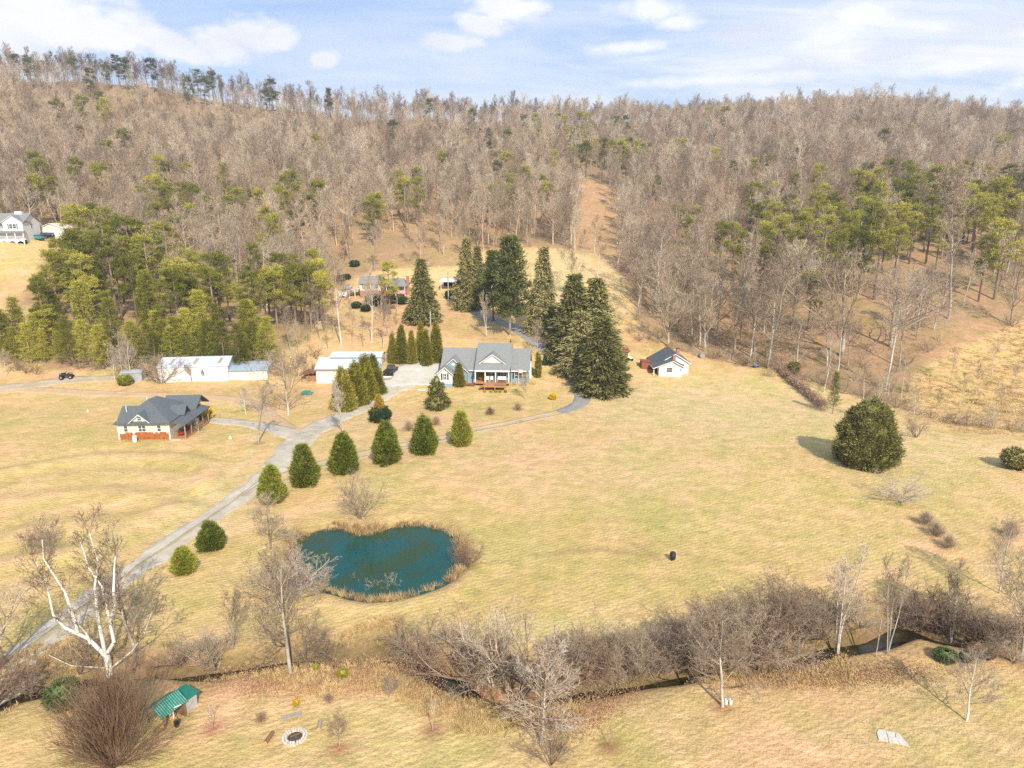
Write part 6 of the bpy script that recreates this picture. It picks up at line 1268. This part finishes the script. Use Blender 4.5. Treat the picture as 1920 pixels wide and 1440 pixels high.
for x in (-3.1,-4.4,-6): front_window(b,x,x+.6,4.4,5.4,1.2 if x<-3.2 else 1.78)
side_window(b,5,5.8,4.4,5.5,3.0)
roof(b,[[(-9,-.4,3.2),(3.9,-.4,3.2),(3.3,1.85,3.7),(-9,1.85,3.7)]],M['roofgrey'],.1,'porch_roof')
MB().box(-9,3.7,-.2,1.8,1.05,1.2).build('porch_floor',M['white'],b)
pr=MB(); pr.box(-9,3.65,-.22,-.14,1.95,2.05)
for i in range(60): pr.box(-8.95+i*.21,-8.91+i*.21,-.2,-.16,1.2,1.95)
pr.build('porch_railing',M['white'],b)
for i in range(6): MB().box(3.5-i*2.25,3.7-i*2.25,-.22,-.02,1.2,3.15).build('porch_column',M['white'],b)
# arcade of arches below the porch
for i in range(6):
    x1=3.7-i*2.25; x0=x1-2.25; cxm=(x0+x1)/2; pts=[(x0,-.6),(x0+.18,-.6)]+[(cxm-.94*math.cos(a),-.05+.78*math.sin(a)) for a in np.linspace(0,math.pi,11)]+[(x1-.18,-.6),(x1,-.6),(x1,1.04),(x0,1.04)]
    V=[(p_[0],-.2,p_[1]) for p_ in pts]; MB().add(V,[tuple(range(len(V)))]).add([(q[0],-.05,q[2]) for q in V],[tuple(range(len(V)-1,-1,-1))]).build('arch',M['white'],b)
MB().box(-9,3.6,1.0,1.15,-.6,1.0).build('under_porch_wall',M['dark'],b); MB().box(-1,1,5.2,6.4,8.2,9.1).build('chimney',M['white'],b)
b=house('white_garage_building','white gabled garage with a wide door beside the far left white house',97,446,3)
MB().box(-3.9,3.9,0,6,-.5,2.9).prism([(-3.9,2.9),(3.9,2.9),(0,4.2)],'y',.002,6).build('wall',M['cream'],b); roof(b,gable_slabs(-3.9,3.9,0,6,2.9,4.35,.3,'y'),M['white'],.12); d=MB().box(-3.2,3.2,-.05,-.002,0,2.35).build('garage_door',M['white'],b)
MB().box(-6.1,-3.92,1,3,-.3,1.9).build('link_wall',M['brownwood'],b)

# ===== green roofed hut by the creek =====
x,y,z=hit(295,1362); t=thing('green_roofed_hut','open wooden hut with a ribbed green metal roof beside the round brown bush','hut',(x,y,z),R(-28),None,.76)
gy0,gy1=-.1,2.1
t_roof=MB().slab([(-.05,gy0-.15,2.05),(1.15,gy0-.15,1.35),(1.15,gy1+.15,1.35),(-.05,gy1+.15,2.05)][::-1][::-1],.04).slab([(-.05,gy1+.15,2.05),(-1.25,gy1+.15,1.35),(-1.25,gy0-.15,1.35),(-.05,gy0-.15,2.05)],.04).build('roof',M['greenroof'],t)
rb=MB()
for i in range(13):
    yy=gy0-.1+i*.195; rb.add([(-.03,yy,2.045),(1.15,yy,1.357),(1.15,yy+.05,1.357),(-.03,yy+.05,2.045),(-.03,yy,2.075),(1.15,yy,1.387),(1.15,yy+.05,1.387),(-.03,yy+.05,2.075)],[(3,2,1,0),(4,5,6,7),(0,1,5,4),(1,2,6,5),(2,3,7,6),(3,0,4,7)])
rb.build('roof_rib',M['greenrib'],t,kind='stuff')
for sx in (-1.1,1.0):
    for sy in (0.0,1.95): MB().box(sx-.06,sx+.06,sy-.06,sy+.06,-.2,1.42).build('post',M['brownwood'],t)
MB().box(-1.1,1.0,1.85,1.92,0,1.3).build('back_wall',M['brownwood'],t)
x,y,z=hit(337,1334); t=thing('green_roofed_coop','small grey walled coop with a flat green metal roof behind the larger hut','coop',(x,y,z),R(-28),None,.85); MB().box(-.6,.6,0,1.15,-.2,1.15).build('wall',M['galv'],t); MB().slab([(-.85,-.3,1.3),(.75,-.3,1.15),(.75,1.35,1.15),(-.85,1.35,1.3)],.04).build('roof',M['greenroof'],t); rb=MB()
for i in range(9): rb.box(-.84+i*.19,-.82+i*.19,-.28,1.33,1.29-i*.019,1.325-i*.019)
rb.build('roof_rib',M['greenroof'],t,kind='stuff'); MB().box(-.2,.2,-.02,0,.1,.8).build('door',M['white'],t)
x,y,z=hit(332,1362); t=thing('black_bucket','black bucket on the grass in front of the green roofed hut','bucket',(x,y,z)); MB().lathe([(.13,0),(.19,.42),(.16,.42),(.11,.05)],0,0,14).build('bucket_body',M['black'],t); MB().tube((-.19,0,.42),(0,0,.60),.012,n=4).tube((0,0,.60),(.19,0,.42),.012,n=4).build('handle',M['chrome'],t)
x,y,z=hit(327,1354); t=thing('hand_pump','white hand pump with a yellow base beside the black bucket','pump',(x,y,z)); MB().box(-.14,.14,-.14,.14,-.05,.3).build('base',M['yellowpaint'],t); MB().tube((0,0,.3),(0,0,1.1),.045).tube((0,0,1.05),(.55,.1,1.25),.03).tube((0,0,.85),(-.1,-.3,.75),.03).build('pump_body',M['white'],t)
# ===== fire pit, logs and lawn odds and ends =====
x,y,z=hit(553,1382); t=thing('fire_pit','round stone fire pit full of ash on the lower lawn','fire pit',(x,y,z)); rk=random.Random(6)
for ring,rad,n_,h_ in ((0,.55,18,.13),(1,.72,24,.08)):
    for i in range(n_):
        a=6.283*i/n_+rk.uniform(-.04,.04); c,s=math.cos(a),math.sin(a); w_=.075*rk.uniform(.8,1.15); d_=.07*rk.uniform(.8,1.2)
        V=[]; 
        for zz,k_ in ((-.03,1.0),(h_*rk.uniform(.8,1.2),.82)):
            for u,v in ((-1,-1),(1,-1),(1,1),(-1,1)): rr_=rad+v*d_*k_; tt=u*w_*k_+rk.uniform(-.01,.01); V.append((rr_*c-tt*s,rr_*s+tt*c,zz))
        MB().add(V,[(3,2,1,0),(4,5,6,7),(0,1,5,4),(1,2,6,5),(2,3,7,6),(3,0,4,7)]).build('stone',M['stone'],t)
MB().lathe([(.46,.0),(.30,.05),(.0,.07)],0,0,16).build('ash_bed',M['ash'],t); MB().tube((-.25,-.1,.1),(.25,.15,.14),.05,n=6).tube((-.1,.22,.1),(.15,-.2,.16),.045,n=6).build('burnt_logs',M['brownwood'],t)
def log(px,py,rz,L,r_,m_,label,bench=False):
    x,y,z=hit(px,py); t=thing('log_bench' if bench else 'sitting_log',label,'bench' if bench else 'log',(x,y,z),R(rz))
    if bench:
        MB().box(-L/2,L/2,-.17,.17,.30,.36).build('plank',M[m_],t)
        for sx in(-1,1): MB().box(sx*L*.36-.1,sx*L*.36+.1,-.13,.13,-.05,.30).build('leg',M[m_],t)
    else:
        MB().tube((-L/2,0,r_*.9),(L/2,0,r_*.9),r_,r_*.9,12).build('log_body',M[m_],t); MB().tube((L/2,0,r_*.9),(L/2+.015,0,r_*.9),r_*.86,n=12).tube((-L/2-.015,0,r_*.9),(-L/2,0,r_*.9),r_*.92,n=12).build('cut_end',M['firewood'],t)
log(548,1349,22,1.2,.12,'wood','pale grey plank bench on the uphill side of the fire pit',True); log(505,1386,80,.95,.14,'brownwood','dark brown log seat left of the fire pit'); log(599,1363,97,.75,.14,'wood','short grey weathered log seat right of the fire pit')
x,y,z=hit(1261,1050); t=thing('black_smoker','black barrel smoker standing alone on the big field','smoker',(x,y,z)); MB().lathe([(.0,.12),(.26,.14),(.29,.3),(.29,.52),(.27,.55)],0,0,16).build('barrel',M['black'],t); MB().lathe([(.28,.56),(.30,.60),(.26,.78),(.12,.88),(0,.9)],0,0,16).build('lid',M['black'],t); MB().box(-.08,.08,-.32,-.28,.68,.71).build('handle',M['chrome'],t)
for i in range(3): a=i*2.09; MB().tube((.2*math.cos(a),.2*math.sin(a),.16),(.27*math.cos(a),.27*math.sin(a),-.03),.025).build('leg',M['black'],t)
for i,(dx,l) in enumerate(((.0,'left of two white buckets at the foot of the spreading grey tree'),(.32,'right of two white buckets at the foot of the spreading grey tree'))):
    x,y,z=hit(1361,1320); x+=dx; t=thing('white_bucket',l,'bucket',(x,y,Hs(x,y))); MB().lathe([(.11,0),(.14,.4),(.12,.4),(.10,.04)],0,0,14).build('bucket_body',M['white'],t); MB().tube((-.14,0,.4),(0,0,.52),.01,n=4).tube((0,0,.52),(.14,0,.4),.01,n=4).build('handle',M['chrome'],t)
x,y,z=hit(1672,1384); t=thing('paving_slabs','patch of cracked white stone slabs set in the lawn at the lower right','paving',(x,y,z),R(-12)); rk=random.Random(2)
for pts in ([(-.85,-.35),(-.3,-.42),(-.25,.1),(-.8,.25)],[(-.27,-.42),(.3,-.48),(.22,.05),(-.22,.1)],[(.33,-.48),(.85,-.55),(.7,-.05),(.25,.05)],[(-.78,.28),(-.24,.13),(-.2,.55),(-.6,.6)],[(-.2,.13),(.22,.08),(.35,.48),(-.17,.55)],[(.26,.08),(.68,-.02),(.6,.4),(.38,.47)]):
    MB().prism(pts,'z',-.03,.05+rk.uniform(0,.02)).build('slab',M['stone'],t)
x,y,z=hit(871,729); 
x,y,z=hit(872,731); 
t=thing('stone_ring','small ring of pale stones round a drain on the lawn by the magnolia','ring',(hit(791,731)[0],hit(791,731)[1],hit(791,731)[2]))
for i in range(16):
    a=i*6.283/16; MB().box(-.1,.1,-.08,.08,-.03,.08).build('stone',M['white'],t).location=(.6*math.cos(a),.6*math.sin(a),0)
MB().lathe([(.48,.0),(.3,.03),(0,.04)],0,0,14).build('gravel_bed',M['stone'],t)
x,y,z=hit(784,693); t=thing('white_slab','flat white slab on the red bank beside the parking apron','slab',(x,y,z)); MB().box(-.5,.5,-.3,.3,-.03,.12).build('slab_top',M['white'],t)
x,y,z=hit(755,735); t=thing('drive_marker','small dark and white marker stone at the edge of the driveway','marker',(x,y,z)); MB().prism([(-.15,-.05),(.15,-.05),(.1,.2),(-.1,.22)],'y',-.1,.1).build('marker_stone',M['stone'],t); MB().box(-.08,.08,-.13,-.1,.0,.12).build('marker_face',M['black'],t)
for px,py,l in ((432,823,'white garden ornament on the meadow left of the pruned tree'),(165,772,'small pale stone lying in the left meadow')):
    x,y,z=hit(px,py); t=thing('garden_ornament' if px>300 else 'meadow_stone',l,'ornament' if px>300 else 'stone',(x,y,z)); MB().lathe([(.2,-.02),(.24,.1),(.12,.3),(.14,.42),(0,.5)],0,0,8).build('stone_body',M['stone'] if px<300 else M['white'],t)
# ===== utility poles and the white fence pole =====
def pole(px,py,top,label,m_='pole',arm=True):
    x,y,z=hit(px,py); h=h_from(px,py,top); t=thing('utility_pole',label,'pole',(x,y,z)); MB().tube((0,0,-.5),(0,0,h),.16,.11,8).build('shaft',M[m_],t)
    if arm: MB().box(-.7,.7,-.06,.06,h-.55,h-.42).build('crossarm',M[m_],t)
    MB().lathe([(.14,h-1.6),(.16,h-1.5),(.16,h-1.05),(.14,h-1.0)],.0,-.25,10).build('transformer',M['galv'],t) if arm else None
pole(809,660,584,'pale wooden utility pole rising out of the arborvitae row',arm=False); pole(841,566,510,'wooden utility pole in front of the open carport',arm=True); pole(1158,458,433,'short pale pole at the foot of the cleared track','white',False)
x,y,z=hit(1170,461); t=thing('white_gate','low white pipe gate across the side of the cleared track','gate',(x,y,z)); g2=MB()
for zz in (.4,.75,1.1): g2.tube((-1.6,0,zz),(3.0,0,zz),.05,n=6)
g2.build('rail',M['white'],t); MB().box(-1.7,-1.58,-.06,.06,-.3,1.3).box(2.98,3.1,-.06,.06,-.3,1.3).build('gate_post',M['white'],t)
x,y,z=hit(985,562); t=thing('stone_pile','pile of pale rocks between the white pine and the narrow spruce','rocks',(x,y,z)); rk=random.Random(12)
for i in range(14):
    a=rk.uniform(0,6.28); r_=rk.uniform(0,1.1); s=rk.uniform(.2,.4); V=[(s*rk.uniform(.7,1.1)*sx,s*rk.uniform(.7,1.1)*sy,s*.7*sz) for sz in(-1,1) for sx,sy in((-1,-1),(1,-1),(1,1),(-1,1))]; MB().add(V,[(3,2,1,0),(4,5,6,7),(0,1,5,4),(1,2,6,5),(2,3,7,6),(3,0,4,7)]).build('rock',M['stone'],t).location=(r_*math.cos(a),r_*math.sin(a),.15)

# ---------------- labels that single out each plant of a row ----------------
ORD=['first','second','third','fourth','fifth','sixth','seventh','eighth','ninth','tenth','eleventh','twelfth']
def relabel(groups,noun,marks,rows=1):
    obs=[o for o in S.objects if o.parent is None and o.get('group') in groups]
    if not obs: return
    it=[]
    for o in obs:
        a,b_=proj(np.array([o.location.x]),np.array([o.location.y]),np.array([o.location.z])); it.append((float(a[0]),float(b_[0]),o))
    cells={}
    for a,b_,o in it: cells.setdefault(min(range(len(marks)),key=lambda i:abs(marks[i][0]-a)),[]).append((a,b_,o))
    for k,c in cells.items():
        nrow=max(rows,-(-len(c)//11)); c.sort(key=lambda q:q[1]); names={1:[''],2:['upper ','lower '],3:['upper ','middle ','lower '],4:['topmost ','upper ','lower ','bottom ']}[min(nrow,4)]; nrow=min(nrow,4)
        per=-(-len(c)//nrow)
        for r_ in range(nrow):
            row=sorted(c[r_*per:(r_+1)*per],key=lambda q:q[0])
            for i,(a,b_,o) in enumerate(row):
                if len(row)==1: o['label']=('the '+names[r_]+noun+' '+marks[k][1]); continue
                o['label']=('%s from the left of the %s%ss %s'%(ORD[i] if i<12 else 'last',names[r_],noun,marks[k][1]))
mk=[(20,'below the gravel driveway'),(190,'by the white limbed tree'),(360,'near the silver twigged shrub'),(545,'around the pale barked tree'),(690,'below the pond'),(850,'left of the bleached tree'),(1000,'behind the bleached tree'),(1170,'right of the bleached tree'),(1320,'behind the spreading grey tree'),(1450,'above the creek pool'),(1570,'around the birch clump'),(1730,'by the twin trunk tree'),(1880,'by the right edge')]
relabel({'bare shrubs along the creek'},'creek shrub',mk)
relabel({'young pines along the meadow edge'},'young pine',[(-40,'at the left edge'),(80,'above the quad bike'),(230,'above the metal shed'),(360,'above the white barn'),(480,'above the barn annex')])
relabel({'tall pines beside the hillside field'},'tall pine',[(80,'edging the hillside field'),(150,'in the dense stand'),(240,'at the right of the dense stand')])
relabel({'pines left of the upper house'},'pine',[(310,'above the white barn'),(440,'above the barn annex'),(540,'left of the upper house'),(727,'behind the upper house')])
relabel({'pines scattered over the left hillside'},'scattered pine',[(80,'above the far white house'),(190,'over the dense pine stand'),(320,'above the white barn'),(440,'above the barn annex')])
relabel({'dark evergreens on the left ridge'},'dark evergreen',[(40,'at the left end of the ridge'),(210,'on the ridge over the dense pine stand'),(380,'on the ridge over the white barn'),(560,'on the middle of the left ridge'),(870,'on the ridge over the blue house')])
relabel({'pines in the middle of the bare wood'},'pine',[(540,'in the bare wood above the barn annex'),(760,'in the bare wood above the upper house'),(940,'in the bare wood above the white pine')])
relabel({'evergreens in the clump above the track'},'evergreen',[(1020,'on the slope left of the track clump'),(1090,'in the clump above the cleared track'),(1180,'at the right of the clump above the track')])
relabel({'pines on the far right slope'},'far pine',[(1030,'left of the cleared track'),(1290,'above the white cottage'),(1460,'above the hedge'),(1720,'near the right skyline')])
relabel({'tall pines on the right hillside'},'tall pine',[(1660,'above the domed evergreen'),(1770,'in the middle of the right stand'),(1880,'at the right edge of the stand')])
relabel({'pines between bare trees right of the track'},'pine',[(1290,'above the white cottage'),(1400,'above the round tank'),(1490,'above the hedge'),(1640,'above the domed evergreen')])
relabel({'bare trees above the left meadow','bare trees around the upper house','bare trees at the hillside clearing','bare trees behind the white cottage','bare trees beyond the right field'},'bare tree',[(50,'edging the hillside field'),(200,'among the dense pines'),(330,'above the white barn'),(450,'above the barn annex'),(580,'above the cream garage'),(720,'above the upper house'),(860,'above the open carport'),(980,'above the hillside clearing'),(1110,'beside the cleared track'),(1210,'beyond the hillside clearing'),(1290,'behind the white cottage'),(1370,'behind the round tank'),(1450,'above the hedge'),(1540,'above the young conifer'),(1640,'above the domed evergreen'),(1760,'above the tan marsh'),(1880,'above the marsh by the right edge')])
relabel({'bare trees on the reddish slope'},'thin bare tree',[(600,'on the slope above the cream garage'),(700,'on the slope below the upper house')])
relabel({'bare trees in the upper clearing'},'pale bare tree',[(1095,'in the upper clearing')])
relabel({'brush at the foot of the right wood'},'brushy shrub',[(1180,'below the hillside clearing'),(1270,'behind the white cottage'),(1380,'behind the round tank'),(1500,'along the hedge end'),(1600,'above the domed evergreen'),(1720,'between wood and right field'),(1860,'between marsh and right field')])
relabel({'saplings beside the marsh'},'pale sapling',[(1600,'at the wood end of the scrub'),(1700,'in the middle of the scrub'),(1850,'in the tan marsh')])
relabel({'brush beside the left barns'},'brushy shrub',[(60,'behind the quad bike'),(230,'around the metal shed'),(540,'between annex and cream garage')])
relabel({'shrubs below the upper house'},'dark shrub',[(690,'on the slope below the upper house')]); relabel({'shrubs above the upper house'},'small shrub',[(650,'on the bank above the upper house')])
relabel({'shrubs before the deck'},'clipped shrub',[(930,'in front of the deck')])

# ---------------- thin air: far ridges pale a little ----------------
mh=bpy.data.materials.new('haze_air'); mh.use_nodes=True; t=mh.node_tree; t.nodes.clear()
pv=t.nodes.new('ShaderNodeVolumePrincipled'); pv.inputs['Color'].default_value=(.93,.95,1.0,1); pv.inputs['Density'].default_value=.00030; pv.inputs['Anisotropy'].default_value=.2
om=t.nodes.new('ShaderNodeOutputMaterial'); t.links.new(pv.outputs[0],om.inputs['Volume'])
x1=float(np.abs(Xg).max())+5
hb=MB().box(-x1,x1,-160,2620,float(Zg.min())-1,200).build('haze',mh,kind='stuff'); hb['label']='thin pale haze over the valley and ridges'
